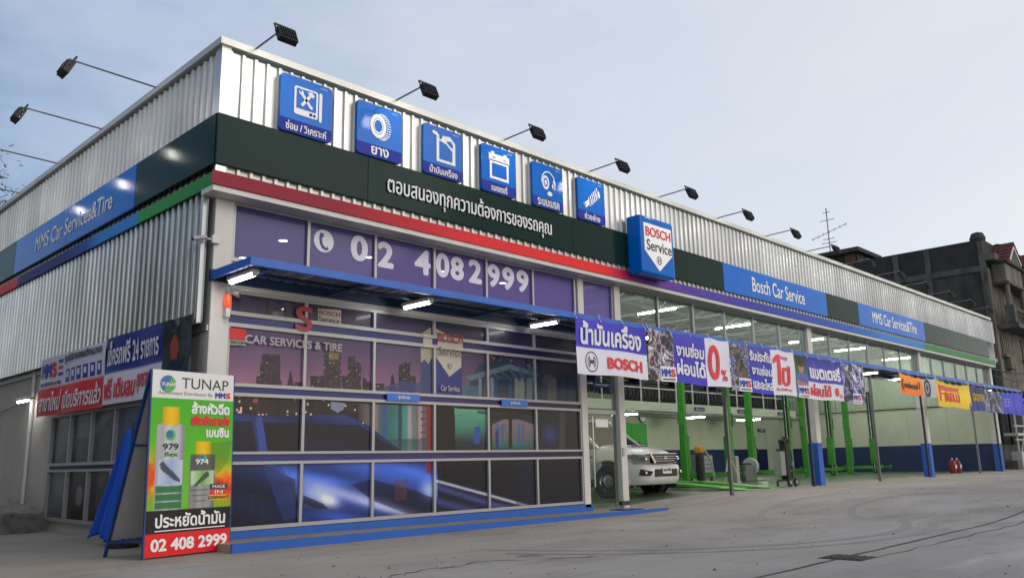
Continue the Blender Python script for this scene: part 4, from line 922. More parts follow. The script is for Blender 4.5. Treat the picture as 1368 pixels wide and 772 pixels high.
B = ban(973, 1058, 3.34, 2.24, lab='banner with a photo of a truck engine and the red number one', seed=3, amp=.014)
u = lambda px: W(px, 490, 1, -1.215)[0]-B[0].location[0]
cloth(B, cols([(u(1001), mech([(70, 76, 150), (110, 120, 180), (60, 60, 90), (160, 160, 180), (44, 42, 54), (90, 80, 78), (120, 104, 90)], 4.5, 8)), (u(1031), lambda U, V: ramp(V, [(0, (42, 52, 190)), (1, (60, 62, 170))])), (9, solid(WH))]))
btext(B, 'รับประกัน', u(1001.5), u(1029.5), .74, 1.0, M_vwhite, .04); btext(B, 'งานซ่อม', u(1003), u(1030), .42, .66, M_vwhite, .04); btext(B, 'และอะไหล่', u(1004), u(1030.5), .09, .36, M_vwhite, .04)
MB().add([B[1](u(1032.5)+a_*(u(1042)-u(1032.5)), v_, .008) for v_ in (.24, .35, .46, .57, .68, .79, .9, .98) for a_ in (.52, 1.0)], [(2*i, 2*i+1, 2*i+3, 2*i+2) for i in range(7)]).add([B[1](u(1032.5)+a_*(u(1042)-u(1032.5)), v_, .008) for a_, v_ in ((0, .74), (.52, .82), (.52, .98), (0, .86))], [(0, 1, 2, 3)]).build('lettering', M_vred, B[0], fix=False); btext(B, 'ปี', u(1043), u(1054.5), .22, .72, M_vred, .04); btext(B, 'นานสุด', u(1042.5), u(1052), .84, .96, M_vred, .02); btext(B, 'ถึง 20,000 กม.', u(1035), u(1056), .09, .17, M_vred, .02)
mms(B, u(987), u(1002), .0, .30)
B = ban(1058.5, 1148.5, 3.32, 2.22, lab='battery banner with a photo of a man in a blue shirt on green', seed=4, amp=.018, droop=.04)
u = lambda px: W(px, 500, 1, -1.215)[0]-B[0].location[0]
def man(U, V):
    C = ramp(V, [(0, (34, 90, 44)), (.5, (40, 120, 50)), (.95, (30, 44, 30))])*(.7+.6*fbm(U*5, V*5, 2))[:, None]; c = u(1071)
    fill(C, inpoly(U, V, [(c-.33, .0), (c-.30, .52), (c-.12, .64), (c+.12, .64), (c+.3, .52), (c+.34, 0)]), (92, 100, 176)); fill(C, ((U-c)/.12)**2+((V-.76)/.14)**2 < 1, (176, 128, 116)); fill(C, ((U-c)/.13)**2+((V-.87)/.08)**2 < 1, (34, 28, 28))
    fill(C, inpoly(U, V, [(c-.3, .34), (c+.26, .28), (c+.28, .36), (c-.26, .44)]), (180, 128, 128)); return C
cloth(B, cols([(u(1078.5), man), (u(1125), split(lambda U, V: ramp(V, [(0, (60, 52, 180)), (.4, (72, 60, 190)), (1.1, (40, 40, 150))]), solid(WH), .44)), (9, mech([(36, 32, 46), (60, 54, 84), (150, 150, 190), (90, 84, 150), (200, 200, 220), (50, 44, 60)], 3.5, 15))]))
btext(B, 'แบตเตอรี่', u(1081), u(1122), .52, .95, M_vwhite, .05); btext(B, 'ผ่อนได้', u(1081), u(1108), .08, .40, M_vred, .04); btext(B, '0', u(1113), u(1119), .10, .34, M_vred, .04); btext(B, '%', u(1120), u(1123.5), .08, .18, M_vred, .01)
mms(B, u(1066), u(1079.5), .0, .30); mms(B, u(1136), u(1148), -.02, .26)
OR, YE, NA = (255, 132, 14), (250, 206, 20), (18, 40, 140)
B = ban(1195.5, 1243.5, 3.30, 2.62, lab='orange banner with black tyre lettering', seed=5, amp=.012, droop=.10)
u = lambda px: W(px, 512, 1, -1.215)[0]-B[0].location[0]
def tyrepic(U, V):
    C = np.tile(lin((190, 190, 196)), (len(U), 1)); c = u(1238); d = ((U-c)/.34)**2+((V-.3)/.36)**2; fill(C, d < 1, (22, 22, 24)); fill(C, (d < .36), (150, 150, 158)); fill(C, d < .1, (60, 60, 64)); return C
cloth(B, cols([(u(1232), lambda U, V: ramp(V, [(0, (255, 122, 10)), (.6, (255, 150, 30))])), (9, tyrepic)]))
btext(B, '(', .12, .26, .12, .50, M_black, .03); btext(B, 'ontinental', .28, u(1225), .20, .42, M_black, .03); btext(B, ')', u(1226), u(1228), .2, .5, M_black, .03)
B = ban(1242.8, 1286, 3.28, 2.34, yb=-1.23, lab='yellow banner with large red tyre lettering', seed=6, amp=.012, droop=.12)
u = lambda px: W(px, 525, 1, -1.23)[0]-B[0].location[0]
cloth(B, lambda U, V: ramp(V, [(0, (232, 196, 20)), (.5, (252, 214, 26)), (.95, (220, 190, 40))]))
hh = .42; e1 = u(1281)
brect(B, .16, e1, .68, .78, M_vred, 'letter_bar', .010); brect(B, .16, .36, .20, .70, M_vred, 'letter_bar', .010); brect(B, .36, e1, .60, .66, M_vred, 'letter_bar', .010); brect(B, .36, .62, .44, .50, M_vred, 'letter_bar', .010)
btext(B, 'IRELLI', .70, e1, .20, .55, M_vred, .05)
B = ban(1283.5, 1354.5, 3.27, 2.30, yb=-1.215, lab='navy tyre banner with yellow lettering, rightmost under the canopy', seed=7, amp=.014, droop=.10)
u = lambda px: W(px, 530, 1, -1.215)[0]-B[0].location[0]
def gy(U, V):
    C = ramp(V, [(0, (18, 34, 140)), (.5, (16, 30, 96)), (1, (26, 34, 100))])*(.8+.4*fbm(U*.8, V*3, 6))[:, None]
    m = (U > u(1315)) & (U < u(1338)); C[m] = mech([(24, 28, 60), (60, 64, 100), (150, 156, 190), (30, 32, 50), (90, 94, 120), (40, 44, 90)], 2.2, 31)(U[m], V[m]); m = U >= u(1338); C[m] = ramp(V[m], [(0, (26, 44, 190)), (1, (40, 60, 210))]); return C
cloth(B, gy); btext(B, 'GOODYEAR', .45, u(1315), .38, .68, mat('vinyl_yellow', rgb(240, 190, 20)[:3], .5), .02)
for k in range(4): btext(B, 'bit by bit'[:8-k], u(1341), u(1341)+.9-.12*k, .62-.1*k, .67-.1*k, M_vwhite, .01)

# left wall banners
def lban(y0, y1, zt, zb, lab):
    t = thing('wall_banner', lab, 'banner', (-.20, y0, zb), -math.pi/2, 'banners on the left side wall')
    wd, ht = y0-y1, zt-zb
    def off(u, v): return .012*np.sin(np.asarray(u)*4)+.01*np.sin(np.asarray(v)*6+np.asarray(u))
    z = lambda u, v: 0*np.asarray(u, float)
    f = lambda u, v, d: (u, -float(off(u, v))-d, v)
    return t, f, off, z, wd, ht
B = lban(6.0, 2.90, 2.78, 1.76, 'white and red printed banner with six small icons, left of the tall dark blue one')
cloth(B, split(solid((214, 212, 230)), solid((214, 28, 40)), .46), res=.05)
btext(B, 'MM', .12, .62, .66, .92, M_mmsb, .05); btext(B, 'S', .64, .86, .66, .92, M_vred, .05); btext(B, 'CAR SERVICES & TIRE', .1, 1.1, .52, .58, M_black, .02)
for k in range(3): brect(B, .92, 1.15, .88-.11*k, .94-.11*k, (M_mmsb, M_vred, M_mmsb)[k])
btext(B, 'ศูนย์บริการรถยนต์ครบวงจร', 1.25, 2.95, .82, 1.0, M_black, .02)
for k in range(6): brect(B, 1.3+.29*k, 1.5+.29*k, .52, .74, M_navyp, 'printed_icon'); brect(B, 1.35+.29*k, 1.45+.29*k, .60, .70, M_vwhite, 'printed_icon', .006)
btext(B, 'สาขาใหม่ เปิดบริการแล้ว', .18, 3.0, .07, .42, M_vwhite, .03)
B = lban(2.88, -.05, 2.80, 1.78, 'navy and white printed banner with a dark mechanic photo at its right end')
def lb(U, V):
    C = np.tile(lin((214, 212, 230)), (len(U), 1)); fill(C, V > .46, (32, 44, 136)); m = U > 2.05; C[m] = mech([(10, 14, 16), (24, 30, 32), (50, 60, 62), (16, 20, 22), (110, 116, 120)], 2.6, 41)(U[m], V[m])*.8
    fill(C, ((U-2.42)/.13)**2+((V-.62)/.16)**2 < 1, (150, 66, 50)); fill(C, inpoly(U, V, [(2.2, .0), (2.25, .4), (2.6, .46), (2.7, 0)]), (16, 24, 60)); return C
cloth(B, lb, res=.04); btext(B, 'เช็ครถฟรี 24 รายการ', .10, 1.98, .58, .96, M_vwhite, .03); btext(B, 'ฟรี เติมลม', .08, 1.2, .08, .40, M_vred, .03); btext(B, 'ทุกรายการ', 1.25, 1.98, .1, .38, M_vred, .03); mms(B, 2.55, 2.9, .02, .2)

# ------------------------------------------------------------------ small blue signs
def small_sign(x, z, w_, s_, lab, y=-.05, h=.115):
    t = thing('small_sign', lab, 'sign', (x, y, z)); MB().bbox(0, w_, -.012, 0, 0, h, .004).build('plate', mat('sign_blue', rgb(24, 104, 205)[:3], .35), t); text(s_, w_*.32, w_*.68, h*.2, h*.82, lambda u, v, d: (u, -.014-d, v), M_letter, t, .02); return t
small_sign(2.97, 1.785, .66, 'จุดรับรถ', 'small blue sign with white words on the showroom rail, left one'); small_sign(5.49, 1.785, .68, 'จุดรับรถ', 'small blue sign with white words on the showroom rail, right one')
t = thing('hanging_sign', 'small dark blue sign hanging above the glass door', 'sign', (8.13, -.02, 2.25)); MB().bbox(0, .55, -.012, 0, 0, .10, .004).build('plate', mat('sign_navy', rgb(16, 40, 100)[:3], .4), t); text('ห้องรับรองลูกค้า', .06, .49, .02, .085, lambda u, v, d: (u, -.014-d, v), M_letter, t, .01); MB().tube((.1, -.006, .1), (.1, -.006, .3), .004).tube((.45, -.006, .1), (.45, -.006, .3), .004).build('hanger', M_greyarm, t)
for k, (x, lab) in enumerate(((26.3, 'small blue bay sign on the mezzanine edge above the green cabinet'), (29.8, 'small blue bay sign on the mezzanine edge between the first two lifts'), (23.0, 'small blue bay sign on the mezzanine edge nearest the pickup'))):
    t = thing('bay_sign', lab, 'sign', (x, 6.98, 2.6)); MB().bbox(0, .75, -.015, 0, 0, .14, .004).build('plate', MATS['sign_navy'], t); text('ช่อง '+str(k+1), .12, .62, .03, .11, lambda u, v, d: (u, -.018-d, v), M_letter, t, .01)
t = thing('door_sign', 'small blue sign on the cream back wall under the mezzanine', 'sign', (33.55, 9.99, 2.03)); MB().bbox(0, .75, -.015, 0, 0, .15, .004).build('plate', MATS['sign_navy'], t); text('ทางออก', .14, .6, .04, .11, lambda u, v, d: (u, -.018-d, v), M_letter, t, .01)

# siren and cameras
t = thing('siren', 'orange beacon and horn fixed under the canopy at the corner column', 'siren', (.24, -.12, 2.93))
MB().lathe([(0, 0), (.04, 0), (.045, .03), (.045, .13), (.03, .17), (0, .18)], (0, 0, 0), 'z', 14).build('beacon', mat('orange_lens', (.85, .09, .02), .3, emit=.8), t, smooth=True); MB().bbox(-.03, .03, -.03, .05, -.14, -.02, .006).build('box', M_white, t); MB().tube((.06, -.02, .2), (.12, -.08, .17), .03, 10, .045).build('horn', M_alu, t); MB().box(-.01, .06, .0, .06, .18, .22).build('bracket', M_alu, t)
t = thing('security_camera', 'small white security camera on the left face of the corner column', 'camera', (.0, -.06, 3.83))
MB().bbox(-.02, .09, -.06, .0, -.05, .06, .006).build('junction_box', M_white, t); MB().tube((-.02, -.03, 0), (-.14, -.03, .0), .012).build('bracket', M_white, t); MB().tube((-.10, -.05, .01), (-.27, -.02, -.03), .032, 12).build('camera_body', M_alu, t); MB().tube((-.265, -.02, -.029), (-.28, -.018, -.033), .028, 12).build('lens', M_blackm, t)

# ------------------------------------------------------------------ A-frame board
a = W(192, 748, 2, -.2); b = W(306, 735, 2, -.2); ang = math.atan2(b[1]-a[1], b[0]-a[0]); wd = math.hypot(b[0]-a[0], b[1]-a[1])
t = thing('advertising_board', 'tall standing advertising board with two printed bottles and a phone number', 'sign board', (a[0], a[1], -.2), ang)
H = 2.19
LEAN = .035
f = lambda u, v, d: (u, LEAN*v-d, v)
blueF = mat('board_frame_blue', rgb(20, 62, 122)[:3], .45)
MB().bar((.0, .012, 0), (.0, .012+LEAN*H, H), .035, .025).bar((wd, .012, 0), (wd, .012+LEAN*H, H), .035, .025).bar((0, .012+LEAN*H, H-.02), (wd, .012+LEAN*H, H-.02), .025, .03).build('front_frame', blueF, t)
MB().bar((-.03, .78, 0), (-.0, .10, H), .035, .03).bar((wd-.03, .78, 0), (wd, .10, H), .035, .03).build('back_leg', blueF, t); MB().bar((-.03, .70, .18), (wd-.03, .70, .18), .02, .02).bar((-.02, .36, 1.3), (wd, .36, 1.3), .02, .02).bar((-.02, .06, .22), (-.03, .72, .16), .025, .025).build('brace', blueF, t)
MB().add([(0, .72, .2), (wd, .72, .2), (wd, .11, H-.06), (0, .11, H-.06), (0, .75, .2), (wd, .75, .2), (wd, .13, H-.06), (0, .13, H-.06)], [(0, 1, 2, 3), (7, 6, 5, 4), (0, 4, 5, 1), (1, 5, 6, 2), (2, 6, 7, 3), (3, 7, 4, 0)]).build('back_panel', mat('grey_panel', (.42, .41, .40), .6), t)
def tun(U, V):
    s = U/wd; q = V/H
    C = ramp(q, [(0, (70, 180, 30)), (.3, (110, 190, 30)), (.85, (70, 175, 35))])
    n = fbm(U*4, V*5, 5); fire = np.clip((s-.55)*2, 0, 1)*np.exp(-((q-.37)/.085)**2); fire2 = np.clip((.25-s)*3, 0, 1)*np.exp(-((q-.42)/.1)**2)
    fa = np.clip((fire+fire2)*1.8, 0, 1)[:, None]; F_ = ramp(n, [(.2, (190, 30, 10)), (.45, (240, 90, 10)), (.7, (255, 190, 40))]); C = C*(1-fa)+F_*fa
    fill(C, inpoly(s, q, [(.70, .60), (.82, .42), (.95, .50), (1, .62)]), (90, 70, 40), .35)
    def bottle(c, w_, b0, b1, cap, main):
        m = (abs(s-c) < w_) & (q > b0) & (q < b1-.02*(abs(s-c)/w_)**2); k = (s-c)/w_
        sh_ = .55+.5*np.cos(k*1.5)-.12*np.sin(k*9); C[m] = (lin(main)*sh_[:, None])[m]
        m = (abs(s-c) < w_*.6) & (q >= b1-.02) & (q < b1+cap); C[m] = (lin((235, 190, 20))*(.55+.5*np.cos(k*2.2))[:, None])[m]
    bottle(.235, .165, .245, .715, .085, (188, 190, 196)); bottle(.63, .155, .24, .545, .07, (150, 152, 150))
    m = (abs(s-.63) < .152) & (q > .45) & (q < .54); fill(C, m, (70, 70, 66), .8)
    m = (abs(s-.63) < .14) & (q > .37) & (q < .45); C[m] = ramp(s[m], [(.49, (200, 220, 190)), (.63, (110, 180, 70)), (.77, (190, 210, 180))])
    fill(C, inpoly(s, q, [(.53, .37), (.56, .365), (.72, .42), (.72, .44), (.68, .445)]), (60, 60, 62), .9)
    m = (abs(s-.245) < .14) & (q > .38) & (q < .51); C[m] = ramp(s[m], [(.1, (196, 205, 222)), (.25, (150, 175, 215)), (.4, (200, 208, 225))]); fill(C, inpoly(s, q, [(.12, .49), (.16, .505), (.36, .41), (.37, .39), (.30, .40), (.14, .46)]), (40, 46, 60), .9)
    for k in range(3): fill(C, (abs(s-.235) < .15) & (abs(q-(.355-.042*k)) < .016), (30, 116, 56), .95)
    for k in range(3): fill(C, (abs(s-.61) < .11-.02*k) & (abs(q-(.345-.03*k)) < .005), (70, 70, 74), .8)
    fill(C, q < .245, (26, 26, 28)); fill(C, q < .125, (226, 28, 40)); fill(C, q > .845, (226, 226, 226)); return C
grid(0, wd, 0.02, H, 86, 165, lambda U, V: (U, LEAN*V-.003, V), tun, 'front_panel', M_banner, t)
MB().add([(0, .002+LEAN*.02, .02), (wd, .002+LEAN*.02, .02), (wd, .002+LEAN*H, H), (0, .002+LEAN*H, H)], [(3, 2, 1, 0)]).build('panel_backing', MATS['grey_panel'], t, fix=False)
def tt(s_, s0, s1, q0, q1, m, b=.03): text(s_, s0*wd, s1*wd, q0*H, q1*H, lambda u, v, d: f(u, v, .006+d), m, t, b)
tt('TUNAP', .34, .93, .905, .965, M_black, .0); tt('Authorized Distributor By', .07, .73, .862, .885, mat('grey_letter', (.12, .12, .12), .5), .0); tt('MM', .76, .89, .86, .893, M_mmsb, .05); tt('S', .895, .96, .86, .893, M_vred, .05)
shape(circ(.18*wd, .925*H, .105, 28), lambda u, v, d: f(u, v, .004+d), mat('logo_green', rgb(80, 170, 70)[:3], .4), t, 'round_logo', ext=.001); shape(circ(.18*wd, .925*H, .105, 14, None, 60, 240), lambda u, v, d: f(u, v, .006+d), mat('logo_blue', rgb(30, 100, 165)[:3], .4), t, 'round_logo', ext=.001); tt('TUNAP', .10, .27, .912, .932, M_letter, .03)
tt('ล้างหัวฉีด', .47, .95, .765, .835, M_letter, .05); tt('เพิ่มอัตราเร่ง', .47, .96, .70, .765, M_vred, .06); tt('เบนซิน', .66, .95, .635, .69, M_letter, .05)
tt('979', .15, .33, .565, .60, M_black, .02); tt('flex', .17, .33, .53, .555, mat('letter_green', rgb(30, 130, 70)[:3], .5), .02); tt('974', .54, .70, .485, .515, M_letter, .02)
shape(circ(.235*wd, .645*H, .065, 20), lambda u, v, d: f(u, v, .004+d), MATS['logo_green'], t, 'bottle_logo', ext=.001); shape(circ(.225*wd, .65*H, .045, 20), lambda u, v, d: f(u, v, .006+d), MATS['logo_blue'], t, 'bottle_logo', ext=.001); shape(circ(.63*wd, .545*H-.06, .055, 20), lambda u, v, d: f(u, v, .004+d), MATS['logo_green'], t, 'bottle_logo', ext=.001); shape(circ(.62*wd, .548*H-.06, .036, 20), lambda u, v, d: f(u, v, .006+d), MATS['logo_blue'], t, 'bottle_logo', ext=.001)
for k, (m, s_, mc) in enumerate(((M_black, 'MADE', M_letter), (M_vred, 'IN', M_letter), (mat('flag_gold', rgb(235, 180, 30)[:3], .5), 'GERMANY', M_black))):
    q1 = .375-.03*k; shape([(.73*wd, (q1-.03)*H), (.95*wd, (q1-.03)*H), (.95*wd, q1*H), (.73*wd, q1*H)], lambda u, v, d: f(u, v, .004+d), m, t, 'flag_band', ext=.001); tt(s_, .84-.03*len(s_)/2-.02, .84+.03*len(s_)/2+.02, q1-.024, q1-.006, mc, .01)
tt('ประหยัดน้ำมัน', .10, .93, .155, .235, M_letter, .03); shape([(.10*wd, .137*H), (.93*wd, .137*H), (.93*wd, .142*H), (.10*wd, .142*H)], lambda u, v, d: f(u, v, .005+d), M_letter, t, 'underline', ext=.001); tt('02 408 2999', .06, .96, .035, .10, M_letter, .04)

# blue cloth hanging behind the board
def bluecloth():
    z1, z0 = 1.35, -.08; n, m = 60, 30; P = []
    for j in range(m+1):
        s = j/m; z = z1+(z0-z1)*s; w0 = .10+.52*s
        for i in range(n+1):
            q = i/n; fold = (.05*math.sin(q*17+s*1.5)+.03*math.sin(q*31+s*3))*(.3+s); P.append((-.36-.10*s+fold*.6-.05*math.sin(q*6), 1.34+(q-.5)*2*w0+.55*s*(.9)*(1-.1*q)-.04*s, z+.05*math.sin(q*9+2)*s))
    F = [(j*(n+1)+i, j*(n+1)+i+1, (j+1)*(n+1)+i+1, (j+1)*(n+1)+i) for j in range(m) for i in range(n)]
    o = MB().add(P, F).build('blue_cloth', mat('blue_fabric', rgb(10, 84, 200)[:3], .7), smooth=True)
    md = o.modifiers.new('thick', 'SOLIDIFY'); md.thickness = .006
    tag(o, 'bright blue folded parasol cloth hanging behind the advertising board', 'cloth')
bluecloth()
t = thing('parasol_stand', 'thin pole that carries the blue folded parasol cloth', 'pole', (-.36, 1.3, -.2)); MB().tube((0, 0, .03), (.0, -.08, 1.65), .015).build('pole', blueF, t); MB().lathe([(0, 0), (.2, 0), (.2, .04), (.03, .06), (0, .06)], (0, 0, 0)).build('base', M_blackm, t)

# stacked concrete kerbs at the left edge
M_kerb = mat('weathered_concrete', (.24, .23, .21), .9, noise=((.08, .078, .072), .8), nscale=5, bump=.3)
for i in range(9):
    o = MB().bbox(-.62, 0, 0, .145, 0, .40, .018).build('concrete_slab', M_kerb); o.location = (-.09-random.uniform(0, .06), 5.55+i*.235, -.215+.008*i); o.rotation_euler = (rad(12+random.uniform(-2, 2)), 0, rad(random.uniform(-2, 2))); o.scale = (1, 1, .9+.035*i)
    tag(o, '%s leaning concrete slab from the near end of the row by the side wall' % ('first', 'second', 'third', 'fourth', 'fifth', 'sixth', 'seventh', 'eighth', 'ninth')[i], 'concrete slab', 'concrete slabs leaning by the side wall')

# ------------------------------------------------------------------ garage contents
def lift(x0, x1, y, lab):
    t = thing('car_lift', lab, 'car lift', (x0, y, 0), 0, 'green two post car lifts'); wd = x1-x0
    for k, xx in enumerate((0, wd)):
        s = 1 if k == 0 else -1
        # column as a channel open towards the bay centre
        MB().box(xx-s*.10, xx-s*.085, -.10, .10, 0, 3.55).box(xx-s*.084, xx+s*.06, -.10, -.085, 0, 3.55).box(xx-s*.084, xx+s*.06, .085, .10, 0, 3.55).build('lift_column', M_green if k == 0 else M_green, t)
        MB().box(xx-s*.084, xx+s*.02, -.084, .084, .02, 3.52).build('inner_channel', M_darkgreen, t); MB().tube((xx+s*.05, 0, .1), (xx+s*.05, 0, 3.4), .03).build('cylinder', M_chrome if k else M_darkgreen, t)
        MB().bbox(xx-s*.0, xx+s*.12, -.12, .12, .45, 1.5, .01).build('carriage', M_green, t)
        MB().bbox(xx-.22, xx+.22, -.30, .30, 0, .03, .005).build('base_plate', M_green, t)
        for d in (-1, 1): MB().bar((xx+s*.12, d*.10, .30), (xx+s*.85, d*.95, .28), .09, .09).tube((xx+s*.85, d*.95, .28), (xx+s*.85, d*.95, .38), .05).build('lift_arm', M_green, t)
        MB().bbox(xx-s*.20, xx-s*.102, -.08, .08, 1.85, 2.25, .02).build('motor' if k else 'control_box', M_green if not k else M_blackm, t)
    MB().box(0, wd, -.15, .15, .004, .03).build('floor_plate', M_green, t)
    return t
lx = [(17.55, 20.25, 'green two post lift nearest the pickup, behind the hanging warranty banner'), (21.75, 24.55, 'green two post lift behind the wheeled grey jack'), (25.9, 28.2, 'green two post lift directly right of the second white column'), (29.9, 32.5, 'farthest green two post lift, left of the orange banner')]
for a_, b_, l_ in lx: lift(a_, b_, 4.0, l_)
# platform lift with ramps
t = thing('platform_lift', 'low green alignment lift with yellow black edging and two drive-on ramps', 'car lift', (14.1, 5.1, 0), -math.pi/2)
for y0 in (0, 1.35):
    MB().bbox(0, 3.0, y0, y0+.6, .06, .18, .01).build('platform', M_green, t)
    MB().add([(3.0, y0, .17), (3.0, y0+.6, .17), (5.0, y0+.6, .012), (5.0, y0, .012), (3.0, y0, .10), (3.0, y0+.6, .10), (5.0, y0+.6, .0), (5.0, y0, .0)], [(0, 1, 2, 3), (4, 7, 6, 5), (0, 3, 7, 4), (1, 5, 6, 2), (0, 4, 5, 1), (2, 6, 7, 3)]).build('ramp', mat('bright_green_ramp', rgb(96, 176, 60)[:3], .45, noise=(rgb(60, 130, 40)[:3], .6)), t)
for i in range(14): MB().add([(i*.2, -.003, .07), (i*.2+.1, -.003, .07), (i*.2+.16, -.003, .17), (i*.2+.06, -.003, .17)], [(0, 1, 2, 3)]).build('hazard_stripe', mat('hazard_yellow', rgb(230, 190, 20)[:3], .5), t)
MB().box(0, 3.0, -.002, .0, .062, .178).build('hazard_ground', M_blackm, t)
# tall pallet of cabinet and clutter
t = thing('tool_cabinet', 'bright green metal cabinet against the wall behind the pickup', 'cabinet', (15.6, 5.2, -.02))
MB().bbox(0, 1.7, 0, .6, .06, 1.95, .01).build('body', M_green, t)
for i in range(2): MB().bbox(.03+i*.83, .84+i*.83, -.02, 0, .1, 1.9, .006).build('door', mat('cabinet_green', rgb(20, 150, 30)[:3], .35), t); MB().box(.74+i*.16, .77+i*.16, -.04, -.021, .95, 1.15).build('door_handle', M_chrome, t)
t = thing('wall_clock', 'round wall clock on the cream wall above the pickup', 'clock', (23.8, 9.99, 2.55))
MB().lathe([(0, -.03), (.26, -.03), (.26, .0)], (0, 0, 0), 'y', 24).build('rim', M_blackm, t); MB().lathe([(0, -.036), (.22, -.036)], (0, 0, 0), 'y', 24).build('dial', M_letter, t); MB().box(-.008, .008, -.045, -.04, 0, .16).box(0, .11, -.045, -.04, -.006, .006).build('hands', M_black, t)
# engine crane / jack on wheels
t = thing('trolley_jack', 'dark wheeled hydraulic jack trolley with a tall handle beside the second white column', 'trolley jack', (16.95, .35, 0))
MB().bbox(-.12, .10, -.05, .15, .15, 1.28, .02).build('frame_post', M_blackm, t); MB().bbox(-.40, -.13, -.02, .2, .30, .95, .02).build('tank', mat('grey_machine', (.28, .29, .27), .5), t); MB().bbox(-.22, .2, -.05, .12, 1.18, 1.26, .02).build('handle', M_blackm, t); MB().tube((-.05, 0, .95), (-.05, 0, 1.32), .025).tube((-.16, 0, 1.32), (.1, 0, 1.32), .02).build('grip', M_blackm, t)
MB().path([(.05, 0, 1.15), (.22, -.02, .95), (.28, -.02, .7), (.2, -.02, .55)], .025).path([(.2, 0, .7), (.32, 0, .45), (.42, 0, .12)], .018).build('hose', M_greyarm, t)
for xx in (-.15, .2):
    MB().lathe([(.0, -.03), (.10, -.03), (.12, -.015), (.12, .015), (.10, .03), (0, .03)], (xx, -.1, .12), 'y', 16).build('wheel', M_rubber, t); MB().lathe([(0, -.034), (.05, -.034)], (xx, -.1, .12), 'y', 12).build('wheel_hub', M_steel, t)
MB().bar((-.55, 0, .18), (.1, 0, .18), .06, .04).bar((-.55, .05, .18), (-.55, .05, .02), .04, .04).build('leg', M_blackm, t)
# yellow pump stand, tripod, wheel balancer, compressor bits
t = thing('grease_pump', 'yellow topped grease pump standing in front of the navy wall', 'pump', (17.1, 3.2, -.0))
MB().bbox(-.13, .13, -.12, .12, .95, 1.16, .05).build('pump_head', mat('pump_yellow', rgb(200, 140, 30)[:3], .5), t); MB().lathe([(0, 0), (.13, 0), (.13, .85), (.11, .93), (0, .95)], (0, 0, 0), 'z', 18).build('drum', M_blackm, t); MB().path([(.15, -.1, 1.05), (.32, -.2, .7), (.42, -.2, .25)], .03).build('hose', M_steel, t)
t = thing('tripod_stand', 'thin white tripod stand in front of the lift', 'stand', (18.6, 3.1, 0))
for dx, dy in ((-.35, 0), (.2, .25), (.25, -.25)): MB().tube((dx, dy, 0), (0, 0, .95), .016).build('leg', M_white, t)
MB().bbox(.25, .45, -.1, .1, 0, .85, .02).build('upright_box', mat('pale_box', (.4, .38, .34), .6), t)
t = thing('wheel_balancer', 'small dark grey wheel balancer with a mounted wheel between the lifts', 'machine', (20.9, 3.9, 0))
MB().bbox(-.3, .3, -.25, .25, 0, .55, .05).build('cabinet', mat('machine_grey', (.10, .11, .12), .4), t); MB().tube((.3, 0, .5), (.62, 0, .5), .04).build('shaft', M_chrome, t); MB().lathe([(.1, -.08), (.28, -.08), (.30, 0), (.28, .08), (.1, .08)], (.5, 0, .5), 'x', 20).build('mounted_wheel', M_steel, t); MB().bbox(-.25, .25, -.2, .2, .56, .62, .02).build('tray', M_blackm, t); MB().bar((-.25, .2, .6), (-.25, .2, .95), .05, .05).build('screen_post', M_steel, t)
t = thing('tool_trolley', 'grey tool trolley with drawers between the two nearest lifts', 'tool trolley', (21.0, 5.6, 0))
MB().bbox(-.4, .4, -.25, .25, .12, .92, .02).build('body', mat('trolley_grey', (.12, .13, .14), .4), t)
for i in range(5): MB().bbox(-.36, .36, -.27, -.251, .16+i*.15, .28+i*.15, .005).build('drawer', M_steel, t)
for a_, b_ in ((-.33, -.2), (.33, -.2), (-.33, .2), (.33, .2)): MB().lathe([(0, -.02), (.06, -.02), (.06, .02), (0, .02)], (a_, b_, .06), 'y', 10).build('castor', M_rubber, t)
t = thing('hose_reel', 'black air hose looping on the navy wall beyond the lifts', 'hose reel', (33.0, 9.98, 1.1))
for q in (.16, .2, .24): MB().path([(q*math.cos(a_*.45), -.05, q*math.sin(a_*.45)) for a_ in range(15)], .018, 6).build('hose_coil', M_blackm, t)
MB().box(-.05, .05, -.04, 0, .1, .3).build('bracket', M_steel, t)
for k, (x, lab) in enumerate(((31.75, 'left one of two red fire extinguishers by the navy wall'), (32.35, 'right one of two red fire extinguishers by the navy wall'))):
    t = thing('fire_extinguisher', lab, 'fire extinguisher', (x, .65, 0), 0, 'red fire extinguishers'); t.scale = (.78, .78, .8)
    MB().lathe([(0, 0), (.16, 0), (.17, .05), (.17, .5), (.12, .62), (.05, .66), (0, .66)], (0, 0, 0), 'z', 18).build('cylinder', mat('extinguisher_red', rgb(120, 10, 14)[:3], .35), t, smooth=True); MB().bbox(-.05, .07, -.03, .03, .66, .76, .01).build('valve', M_steel, t); MB().path([(.05, 0, .72), (.2, 0, .6), (.2, 0, .3)], .02).build('hose', M_blackm, t); MB().box(-.1, .1, -.175, -.165, .25, .42).build('label_plate', M_letter, t)
